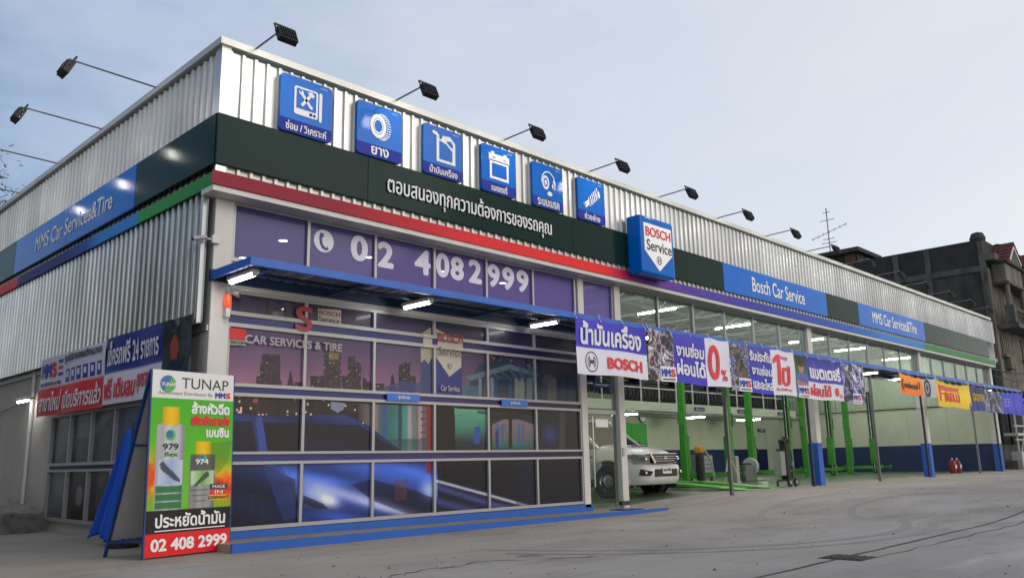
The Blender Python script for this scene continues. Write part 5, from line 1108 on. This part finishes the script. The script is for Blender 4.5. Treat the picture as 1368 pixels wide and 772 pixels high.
# tyres on the mezzanine
def tyre():
    b = MB(); prof = []
    for k in range(11):
        a_ = rad(-150+k*30); prof.append((.235+.095*math.cos(a_), .10*math.sin(a_)))
    prof = [(.2, -.1), (.29, -.11), (.325, -.08), (.335, 0), (.325, .08), (.29, .11), (.2, .1), (.2, -.1)]
    o = b.lathe(prof, (0, 0, 0), 'x', 18).build('tyre', M_rubber, smooth=False); return o
ty = tyre(); first = True
for i in range(66):
    o = ty if first else ty.copy()
    if not first: COL.objects.link(o)
    first = False
    x = 16.5+i*.232; o.location = (x, 7.6+random.uniform(-.02, .02), 2.84+.335); o.rotation_euler = (0, rad(random.uniform(-4, 4)), rad(random.uniform(18, 30)))
    tag(o, 'black tyre standing in the row on the mezzanine behind the white railing', 'tyre', 'tyres stored on the mezzanine')
for i in range(6):
    t = thing('storage_rack', ('red beamed storage rack on the mezzanine, '+('nearest the pickup end', 'second from the pickup end', 'third from the pickup end', 'third from the far end', 'second from the far end', 'last at the far end')[i]), 'rack', (15.8+2.7*i, 8.3, 2.84), 0, 'storage racks on the mezzanine')
    for xx in (0, 2.6): MB().box(xx-.03, xx+.03, -.3, .3, 0, 1.9).build('upright', M_darkblue, t)
    for z in (.95, 1.75): MB().box(0.03, 2.57, -.3, -.25, z, z+.09).build('shelf_beam', mat('rack_red', rgb(170, 40, 30)[:3], .5), t); MB().box(.03, 2.57, -.249, .3, z+.02, z+.05).build('shelf', M_steel, t)
    for j in range(5): MB().bbox(.1+j*.5, .5+j*.5, -.2, .2, 1.0+.04, 1.0+random.uniform(.25, .5), .01).build('box', mat('dark_box', (.06, .055, .05), .8) if j % 2 else M_rubber, t)
    MB().box(.05, 2.55, .1, .28, .0, .9).build('crate', M_blackm, t)

# ------------------------------------------------------------------ white pickup
def pickup():
    T = thing('pickup_truck', 'white double cab pickup parked nose out in the first garage bay', 'pickup truck', (12.38, 1.32, -.085)); SC = 1.10; T.scale = (SC, SC, SC)
    hw = .88
    # stations along y (0 = nose, grows backwards): y, half width, z bottom, z shoulder(top of side), hood/roof crown
    ST = [(0.00, .62, .40, .68, .74), (.05, .76, .33, .77, .86), (.14, .84, .30, .84, .95), (.32, .87, .30, .91, 1.02), (.8, .885, .34, .98, 1.10), (1.15, .89, .34, 1.04, 1.15)]
    n = 15
    def sect(y, w_, zb, zs, zc):
        P = []
        for i in range(n):
            q = i/(n-1)*2-1
            x = w_*q; P.append((x, y-.0+.20*(abs(q)**3)*max(0, 1-y/.5), zc-(zc-zs)*abs(q)**5))
        return P
    V = []; F = []
    for s in ST:
        top = sect(*s); V += top
        V += [(s[1], s[0]+.20*max(0, 1-s[0]/.5), s[2]), (-s[1], s[0]+.20*max(0, 1-s[0]/.5), s[2])]
    m = n+2
    for j in range(len(ST)-1):
        for i in range(n-1): F.append((j*m+i, j*m+i+1, (j+1)*m+i+1, (j+1)*m+i))
        F.append((j*m+n-1, (j+1)*m+n-1, (j+1)*m+n, j*m+n)); F.append((j*m, j*m+n+1, (j+1)*m+n+1, (j+1)*m)); 
    F.append(tuple(range(n))[::-1]+(n+1, n)) 
    MB().add(V, F).build('front_body', M_carwhite, T, smooth=True)
    # cab side profile
    MB().bbox(-.89, .89, 1.10, 3.15, .36, 1.06, .05).build('cab_body', M_carwhite, T); MB().bbox(-.88, .88, 3.17, 4.75, .42, 1.04, .04).build('cargo_bed', M_carwhite, T)
    gh = [(1.12, 1.06), (1.98, 1.70), (3.0, 1.72), (3.16, 1.06)]
    b = MB(); P = []
    for y, z in gh:
        w_ = .85 if z < 1.2 else .66; P += [(-w_, y, z), (w_, y, z)]
    b.add(P, [(0, 1, 3, 2), (2, 3, 5, 4), (4, 5, 7, 6), (0, 2, 4, 6), (1, 7, 5, 3)]).build('greenhouse', M_carglass, T)
    MB().bbox(-.67, .67, 1.95, 3.02, 1.69, 1.76, .03).build('roof', M_carwhite, T)
    for s in (-1, 1):
        for (y0, z0, y1, z1) in ((1.10, 1.05, 1.97, 1.71), (2.35, 1.06, 2.40, 1.71), (3.17, 1.05, 3.01, 1.71)): MB().bar((s*.855, y0, z0), (s*.668, y1, z1), .06, .055).build('pillar', M_carwhite, T)
        mi = MB().bbox(s*1.02-.10, s*1.02+.10, 1.36, 1.46, 1.06, 1.24, .03).bar((s*.85, 1.42, 1.08), (s*.98, 1.42, 1.12), .04, .04).build('wing_mirror', M_blackm, T)
        # wheels
        for y in (.85, 3.95):
            w0 = MB(); c = (s*.805, y, .36)
            w0.lathe([(.22, -.12), (.34, -.12), (.365, -.08), (.365, .08), (.34, .12), (.22, .12), (.22, -.12)], c, 'x', 28).build('tyre', M_rubber, T)
            MB().lathe([(0, s*.09), (.06, s*.10), (.20, s*.07), (.225, s*.11)], c, 'x', 20).build('rim', M_chrome, T)
            MB().lathe([(.0, 0), (.425, 0), (.425, s*.01)], (s*.888, y, .39), 'x', 28).build('wheel_arch', M_blackm, T); MB().lathe([(.22, s*.10), (.34, s*.105), (.34, s*.09)], (s*.795, y, .36), 'x', 28).build('tyre_wall', M_rubber, T)
        # headlamp wraps round the corner
        hl = [(.49, .01, .90), (.49, .035, .77), (.78, .13, .73), (.875, .36, .81), (.89, .50, .90), (.80, .21, .925)]
        MB().add([(s*x, y-.035, z) for x, y, z in hl]+[(s*(x-.04), y+.12, z) for x, y, z in hl], [(0, 1, 2, 3, 4, 5), (6, 11, 10, 9, 8, 7)]+[(i, (i+1) % 6, 6+(i+1) % 6, 6+i) for i in range(6)]).build('headlight', M_lampglass, T)
        MB().lathe([(0, 0), (.035, -.005), (.04, .02)], (s*.62, .0, .83), 'y', 14).build('headlight_bulb', M_chrome, T)
        MB().add([(s*.50, -.095, .55), (s*.76, .06, .61), (s*.79, .08, .47), (s*.58, -.075, .46)], [(0, 1, 2, 3)]).build('fog_lamp_recess', M_blackm, T)
        MB().lathe([(0, -.004), (.032, -.004), (.036, .01)], (s*.67, -.03, .53), 'y', 14).build('fog_lamp', M_chrome, T)
        MB().box(s*.893-.004, s*.893+.004, 1.25, 3.1, .86, .90).build('side_moulding', M_blackm, T)
        MB().bar((s*.90, 2.2, .96), (s*.90, 2.36, .96), .02, .03).build('door_handle', M_chrome, T)
    # grille
    MB().add([(-.49, -.01, .925), (.49, -.01, .925), (.38, -.05, .73), (-.38, -.05, .73), (-.49, .1, .925), (.49, .1, .925), (.38, .1, .73), (-.38, .1, .73)], [(0, 1, 2, 3), (0, 4, 5, 1), (3, 2, 6, 7), (0, 3, 7, 4), (1, 5, 6, 2)]).build('grille', M_blackm, T)
    for k in range(3): MB().bbox(-.45+.03*k, .45-.03*k, -.07, -.04, .765+.05*(2-k), .78+.05*(2-k), .004).build('grille_bar', M_chrome, T)
    MB().bbox(-.50, .50, -.05, -.0, .915, .945, .01).build('grille_bar', M_chrome, T)
    for s in (-1, 1): MB().bar((s*.49, -.03, .93), (s*.38, -.07, .73), .03, .035).build('grille_side', M_chrome, T)
    ring(0, .845, .055, .04, lambda u, v, d: (u, -.085, v), M_chrome, T, 'emblem', ry=.04, rry=.028); ring(0, .855, .03, .02, lambda u, v, d: (u, -.088, v), M_chrome, T, 'emblem')
    bp = []; nb_ = 21
    for z, o_ in ((.27, .10), (.32, .03), (.40, .0), (.50, -.02), (.60, -.02), (.67, .01), (.70, .06)):
        for i in range(nb_):
            q = i/(nb_-1)*2-1; bp.append((.885*math.copysign(abs(q)**.8, q), -.07+o_+.42*abs(q)**5+.05*q*q, z))
    MB().add(bp, [(j*nb_+i, j*nb_+i+1, (j+1)*nb_+i+1, (j+1)*nb_+i) for j in range(6) for i in range(nb_-1)]).build('bumper', M_carwhite, T, smooth=True); MB().bbox(-.42, .42, -.10, -.04, .44, .60, .012).build('bumper_intake', M_blackm, T)
    MB().box(-.74, .74, .25, .9, .26, .40).build('skid_plate', M_blackm, T)
    MB().bbox(-.17, .17, -.115, -.101, .50, .63, .006).build('number_plate', M_letter, T); text('ฒก 5985', -.14, .14, .55, .61, lambda u, v, d: (u, -.118-d, v), M_black, T, .012, 'plate_lettering')
    MB().bbox(-.27, .27, .66, .92, 1.085, 1.135, .02).build('bonnet_scoop', M_carwhite, T); MB().box(-.24, .24, .652, .658, 1.10, 1.128).build('scoop_opening', M_blackm, T)
    ring(1.72, .78, .07, .05, lambda u, v, d: (-.897, u, v), M_black, T, 'door_emblem', ry=.075, rry=.055)
    MB().bar((-.55, 1.13, 1.10), (0.1, 1.2, 1.12), .015, .015).build('wiper', M_blackm, T)
    return T
pickup()

# furniture seen dimly in the showroom
for k, (x, y) in enumerate(((.9, 1.3), (1.7, 1.5), (5.8, 1.4))):
    t = thing('office_chair', ('chair behind the lowest left showroom pane', 'second chair behind the left showroom panes', 'chair behind the right showroom panes')[k], 'chair', (x, y, 0))
    MB().bbox(-.23, .23, -.22, .22, .42, .50, .02).build('seat', M_blackm, t); MB().bbox(-.22, .22, .20, .25, .5, .92, .02).build('backrest', M_blackm, t)
    for a_, b_ in ((-.2, -.2), (.2, -.2), (-.2, .2), (.2, .2)): MB().tube((a_, b_, 0), (a_, b_, .42), .015).build('leg', M_chrome, t)
t = thing('reception_desk', 'pale reception desk deep inside the showroom', 'desk', (3.0, 4.2, 0)); MB().bbox(0, 2.4, 0, .7, 0, 1.05, .02).build('desk_body', M_room, t); MB().bbox(-.05, 2.45, -.05, .75, 1.05, 1.1, .01).build('desk_top', M_white, t)

# ------------------------------------------------------------------ neighbouring shophouse
M_bgd = mat('soot_concrete', (.06, .058, .052), .95, noise=((.012, .012, .012), .95), nscale=.9, stretch=(1, 1, .5), bump=.3, bscale=6)
M_bgl = mat('old_concrete', (.12, .115, .105), .9, noise=((.03, .029, .027), .9), nscale=1.5, stretch=(1, 1, .5))
M_bgc = mat('stained_cream_render', rgb(128, 120, 108)[:3], .9, noise=(rgb(58, 55, 50)[:3], .9), nscale=1.1, stretch=(1, 1, .45))
M_void = mat('dark_opening', (.012, .012, .012), .8)
nb = thing('shophouse', 'old soot stained four storey shophouse beyond the right end of the garage', 'building', (44, 1.45, 0))
MB().box(0, 14, 0, 13.5, -.1, 10.55).build('side_wall', M_bgd, nb); MB().box(.0, 14, .0, 13.5, 10.56, 12.1).build('parapet', mat('black_parapet', (.025, .025, .024), .95, noise=((.05, .05, .046), .8), nscale=.8), nb)
for y in (.0, 2.75, 4.45, 7.0, 10.0): MB().box(-.10, .0, y, y+.28, 0, 12.0).build('pilaster', M_bgl, nb)
for z in (3.4, 7.0, 10.35): MB().box(-.07, -.001, .29, 13.5, z, z+.32).build('floor_beam', M_bgl, nb)
MB().box(0.0, 14, -.06, 0, 4.0, 10.5).build('front_wall', M_bgc, nb); MB().box(-.05, 14, -.5, 0.0, 10.9, 11.25).build('cornice', M_bgl, nb)
for xx in (.6, 4.6, 8.6):
    # upper balcony box, its columns and balustrade, on each house unit
    MB().bbox(xx, xx+3.3, -.75, -.08, 9.75, 10.75, .03).build('balcony_canopy', M_bgc, nb); MB().box(xx-.1, xx+3.4, -.85, -.07, 9.6, 9.74).build('canopy_ledge', M_bgl, nb); MB().box(xx-.1, xx+3.4, -.9, -.07, 10.76, 10.9).build('canopy_ledge', M_bgd, nb)
    for cx in (xx+.1, xx+3.0): MB().lathe([(.17, 7.45), (.17, 8.5), (.13, 8.52), (.11, 9.6)], (cx, -.7, 0), 'z', 12).build('balcony_column', M_bgc, nb); MB().bbox(cx-.22, cx+.22, -.92, -.48, 7.5, 8.45, .02).build('column_pedestal', M_bgl, nb)
    MB().bbox(xx-.2, xx+3.4, -1.05, -.07, 7.2, 7.45, .03).build('balcony_slab', M_bgl, nb)
    for i in range(9): MB().lathe([(.05, 7.46), (.07, 7.6), (.04, 7.8), (.06, 8.0), (.05, 8.15)], (xx+.55+i*.27, -.85, 0), 'z', 8).build('baluster', M_bgl, nb)
    MB().bbox(xx+.35, xx+2.8, -.93, -.77, 8.16, 8.3, .02).build('balustrade_rail', M_bgl, nb)
    MB().box(xx+.9, xx+1.7, -.075, -.061, 7.5, 9.3).build('balcony_door', mat('brown_shutter', rgb(80, 62, 50)[:3], .8), nb)
    # gable porch with red tiles
    g = MB(); g.add([(xx+.2, -.9, 10.9), (xx+3.0, -.9, 10.9), (xx+1.6, -.9, 12.0), (xx+.2, .9, 10.9), (xx+3.0, .9, 10.9), (xx+1.6, .9, 12.0)], [(0, 1, 2), (3, 5, 4), (0, 2, 5, 3), (1, 4, 5, 2), (0, 3, 4, 1)]); g.build('gable', M_bgl, nb)
    MB().bar((xx+.45, -.93, 10.95), (xx+1.6, -.93, 11.85), .05, .12).bar((xx+2.75, -.93, 10.95), (xx+1.6, -.93, 11.85), .05, .12).build('gable_trim', M_white, nb)
    for s in (0, 1):
        for r in range(5):
            for c in range(6):
                q0, q1 = r/5, (r+1)/5+.03; ex = xx+.0 if s == 0 else xx+3.2; x0_, x1_ = ex+(xx+1.6-ex)*q0, ex+(xx+1.6-ex)*q1
                z0_, z1_ = 10.86+1.22*q0, 10.86+1.22*q1; yy = -.98+c*.34
                MB().add([(x0_, yy, z0_+.05), (x1_, yy, z1_), (x1_, yy+.32, z1_), (x0_, yy+.32, z0_+.05), (x0_, yy, z0_), (x1_, yy, z1_-.05), (x1_, yy+.32, z1_-.05), (x0_, yy+.32, z0_)], [(0, 3, 2, 1), (4, 5, 6, 7), (0, 1, 5, 4), (3, 7, 6, 2), (0, 4, 7, 3)]).build('roof_tile', mat('red_roof_tile', rgb(110, 34, 34)[:3], .8, noise=(rgb(50, 24, 24)[:3], .9), nscale=6), nb)
    # second-floor window
    wdn = MB().box(xx-.05, xx+1.55, -.10, -.061, 5.9, 7.0).build('window', mat('old_window', rgb(70, 64, 54)[:3], .6), nb)
    for i in range(4): MB().box(xx+.05+i*.38, xx+.08+i*.38, -.12, -.101, 5.95, 6.95).build('window_bar', M_bgl, wdn)
    MB().box(xx-.2, xx+1.7, -.3, -.061, 5.72, 5.88).build('window_sill', M_bgc, nb); MB().box(xx+.2, xx+1.2, -.35, -.061, 5.1, 5.7).build('air_unit', M_bgc, nb)
    MB().box(xx-.3, xx+3.6, -1.5, -.07, 3.65, 3.85).build('awning', M_bgl, nb)
    MB().box(xx-.5, xx+3.4, -.09, -.061, 0, 3.5).build('shop_opening', M_void, nb)
for k in range(3): MB().lathe([(0, .5), (.3, .4), (.42, .1), (.35, -.3), (0, -.4)], (1.5+k*3.9, .6, 12.4), 'z', 12).build('roof_finial', mat('finial', (.05, .05, .047), .9), nb)
rf = MB().add([(0.2, 1.6, 12.1), (14, 1.6, 12.1), (14, 5, 14.0), (0.2, 5, 13.2)], [(0, 1, 2, 3)])
# stair house on the roof
sh_ = MB().box(.4, 3.2, 6.9, 9.2, 12.1, 12.72).build('stair_house', M_bgd, nb); MB().box(.3, .39, 7.0, 7.6, 12.1, 12.70).build('stair_house_door', mat('brick_brown', rgb(116, 78, 48)[:3], .85, noise=(rgb(70, 48, 36)[:3], .7), nscale=5), nb)
MB().bbox(-.1, 3.6, 6.6, 9.6, 12.74, 13.0, .02).build('roof_slab', M_bgd, nb)
# antenna
an = thing('tv_antenna', 'thin rooftop television antenna mast behind the floodlights', 'antenna', (44.4, 9.95, 12.9))
MB().tube((0, 0, -.9), (0, -.0, 3.0), .03).build('mast', M_blackm, an)
for z, ly in ((2.7, .25), (2.2, .5), (.75, .5), (1.0, .4)):
    MB().tube((-.1, -ly, z), (.1, ly, z+.05), .02).build('dipole', M_blackm, an)
MB().tube((0, 1.1, 1.15), (0, -1.2, 1.75), .018).build('boom', M_blackm, an)
for k in range(7):
    y = 1.0-k*.35; z = 1.15+(1.1-y)/2.3*.6+.01; MB().tube((-.05, y-.03, z-.11), (.05, y+.03, z+.11), .012).build('element', M_blackm, an)

# scaffold, wall and flag at the right edge
t = thing('scaffold_frame', 'grey pipe frame leaning by the shophouse at the right picture edge', 'scaffold', (40.5, .3, 0))
for xx in (0, 1.6, 3.4, 5.2): MB().tube((xx, 0, 0), (xx, 0, 3.4), .045).build('upright', M_steel, t)
for z in (1.35, 2.0, 3.3): MB().tube((-.3, 0, z), (6, 0, z+.05), .04).build('rail', M_steel, t)
for xx in (0, 1.6, 3.4): MB().tube((xx, 0, .2), (xx+1.6, 0, 2.0), .03).build('brace', M_steel, t)
MB().box(-.2, 6, -.1, .5, 1.55, 1.68).build('plank', M_steel, t)
o = MB().bbox(36.8, 50, 1.0, 1.2, -.05, 1.15, .02).build('boundary_wall', M_bgl); tag(o, 'low grey concrete wall beyond the far end of the garage', 'wall')
t = thing('flag_sign', 'small red and white flag sign at the right picture edge', 'sign', (46.2, -1.2, 3.15)); MB().box(0, .55, 0, .03, 0, .75).build('red_field', M_red, t); MB().box(.2, .36, -.004, -.001, 0, .75).build('white_bar', M_letter, t); MB().tube((-.03, 0, -3.1), (-.03, 0, .8), .03).build('pole', M_steel, t)
cb = MB(); cb.path([(36.2, .3, 4.55), (40, .0, 4.45), (44, -.2, 4.7), (52, -.3, 5.0)], .035); cb.path([(36.2, .3, 4.3), (40, .0, 4.1), (46, -.2, 4.4)], .02)
tag(cb.build('power_cable', M_blackm), 'black overhead cables sagging from the garage end to the shophouse', 'cable')
MB_t = thing('trash_pile', 'dark clutter of boards and crates by the low wall at the right edge', 'clutter', (39.5, .2, 0))
for k in range(7): MB().bbox(k*.9-.3, k*.9+.3, -.1, .35, 0, random.uniform(.35, .9), .02).build('crate', (M_bgl, M_steel, M_blackm)[k % 3], MB_t)

# ------------------------------------------------------------------ tree at the far left
def tree(x, y, lab, h=9.2, seed=3, R=3.4):
    R_ = random.Random(seed); t = thing('tree', lab, 'tree', (x, y, -.2))
    tr = MB(); tr.tube((0, 0, 0), (.2, .1, h*.55), .24, 9, .15); tips = []
    for k in range(9):
        a_ = k*2.4; s = Vector((.2, .1, h*(.4+.02*k))); e_ = s+Vector((math.cos(a_)*R*.6, math.sin(a_)*R*.6, h*.22+R_.uniform(0, 1.6))); tr.tube(s, e_, .08, 6, .03)
        for j in range(4):
            e2 = e_+Vector((R_.uniform(-1.4, 1.4), R_.uniform(-1.4, 1.4), R_.uniform(-.5, 1.2))); tr.tube(e_, e2, .03, 5, .01); tips.append(e2); tips.append((e_+e2)/2)
    tr.build('trunk', mat('bark', (.07, .055, .045), .9), t)
    c = MB(); V = []; F = []
    for p in tips:
        for k in range(170):
            d = Vector((R_.gauss(0, .45), R_.gauss(0, .45), R_.gauss(0, .28))); q = p+d; a_ = Vector((R_.uniform(-1, 1), R_.uniform(-1, 1), R_.uniform(-.7, .3))).normalized()*.13; b_ = a_.orthogonal().normalized()*.03
            i = len(V); V += [q-a_, q+b_, q+a_, q-b_]; F.append((i, i+1, i+2, i+3))
    c.add(V, F).build('crown', mat('leaf', (.05, .075, .03), .6, noise=((.09, .10, .06), .6), nscale=2), t, fix=False)
tree(-.3, 21.5, 'feathery leaved tree behind the back left corner of the building', h=12.2)
tree(-10.0, 6.0, 'tall leafy tree added out of view to shade the side wall and yard', h=9.5, seed=8)  # two unseen trees added to darken the side wall and left yard
tree(-11.0, 13.0, 'second leafy tree added out of view to shade the side wall, farther back', h=9.5, seed=12)

# house added out of view on the left to shade the side wall
nh = thing('added_shade_house', 'two storey grey house added out of view to shade the left side wall', 'house', (-8.5, -1.0, -.2))
M_nh = mat('house_render', (.16, .15, .135), .9, noise=((.09, .085, .075), .8), nscale=1)
MB().box(-7, 0, 0, 30, 0, 8.2).build('wall', M_nh, nh)
MB().add([(-7.6, -.5, 8.2), (.6, -.5, 8.2), (.6, 30.5, 8.2), (-7.6, 30.5, 8.2), (-3.5, -.5, 10.6), (-3.5, 30.5, 10.6)], [(0, 1, 4), (1, 2, 5, 4), (2, 3, 5), (3, 0, 4, 5), (0, 3, 2, 1)]).build('roof', mat('house_roof', (.09, .06, .05), .85), nh)
for i in range(7):
    for z in (1.2, 4.9):
        o = MB().box(0.005, .05, 1.6+i*4, 3.2+i*4, z, z+1.5).build('window', M_alu, nh); MB().box(.052, .06, 1.7+i*4, 3.1+i*4, z+.1, z+1.4).build('pane', M_carglass, o)
for z in (1.2, 4.9):
    o = MB().box(-4.6, -2.6, -.05, -.005, z, z+1.5).build('window', M_alu, nh); MB().box(-4.5, -2.7, -.06, -.052, z+.1, z+1.4).build('pane', M_carglass, o)
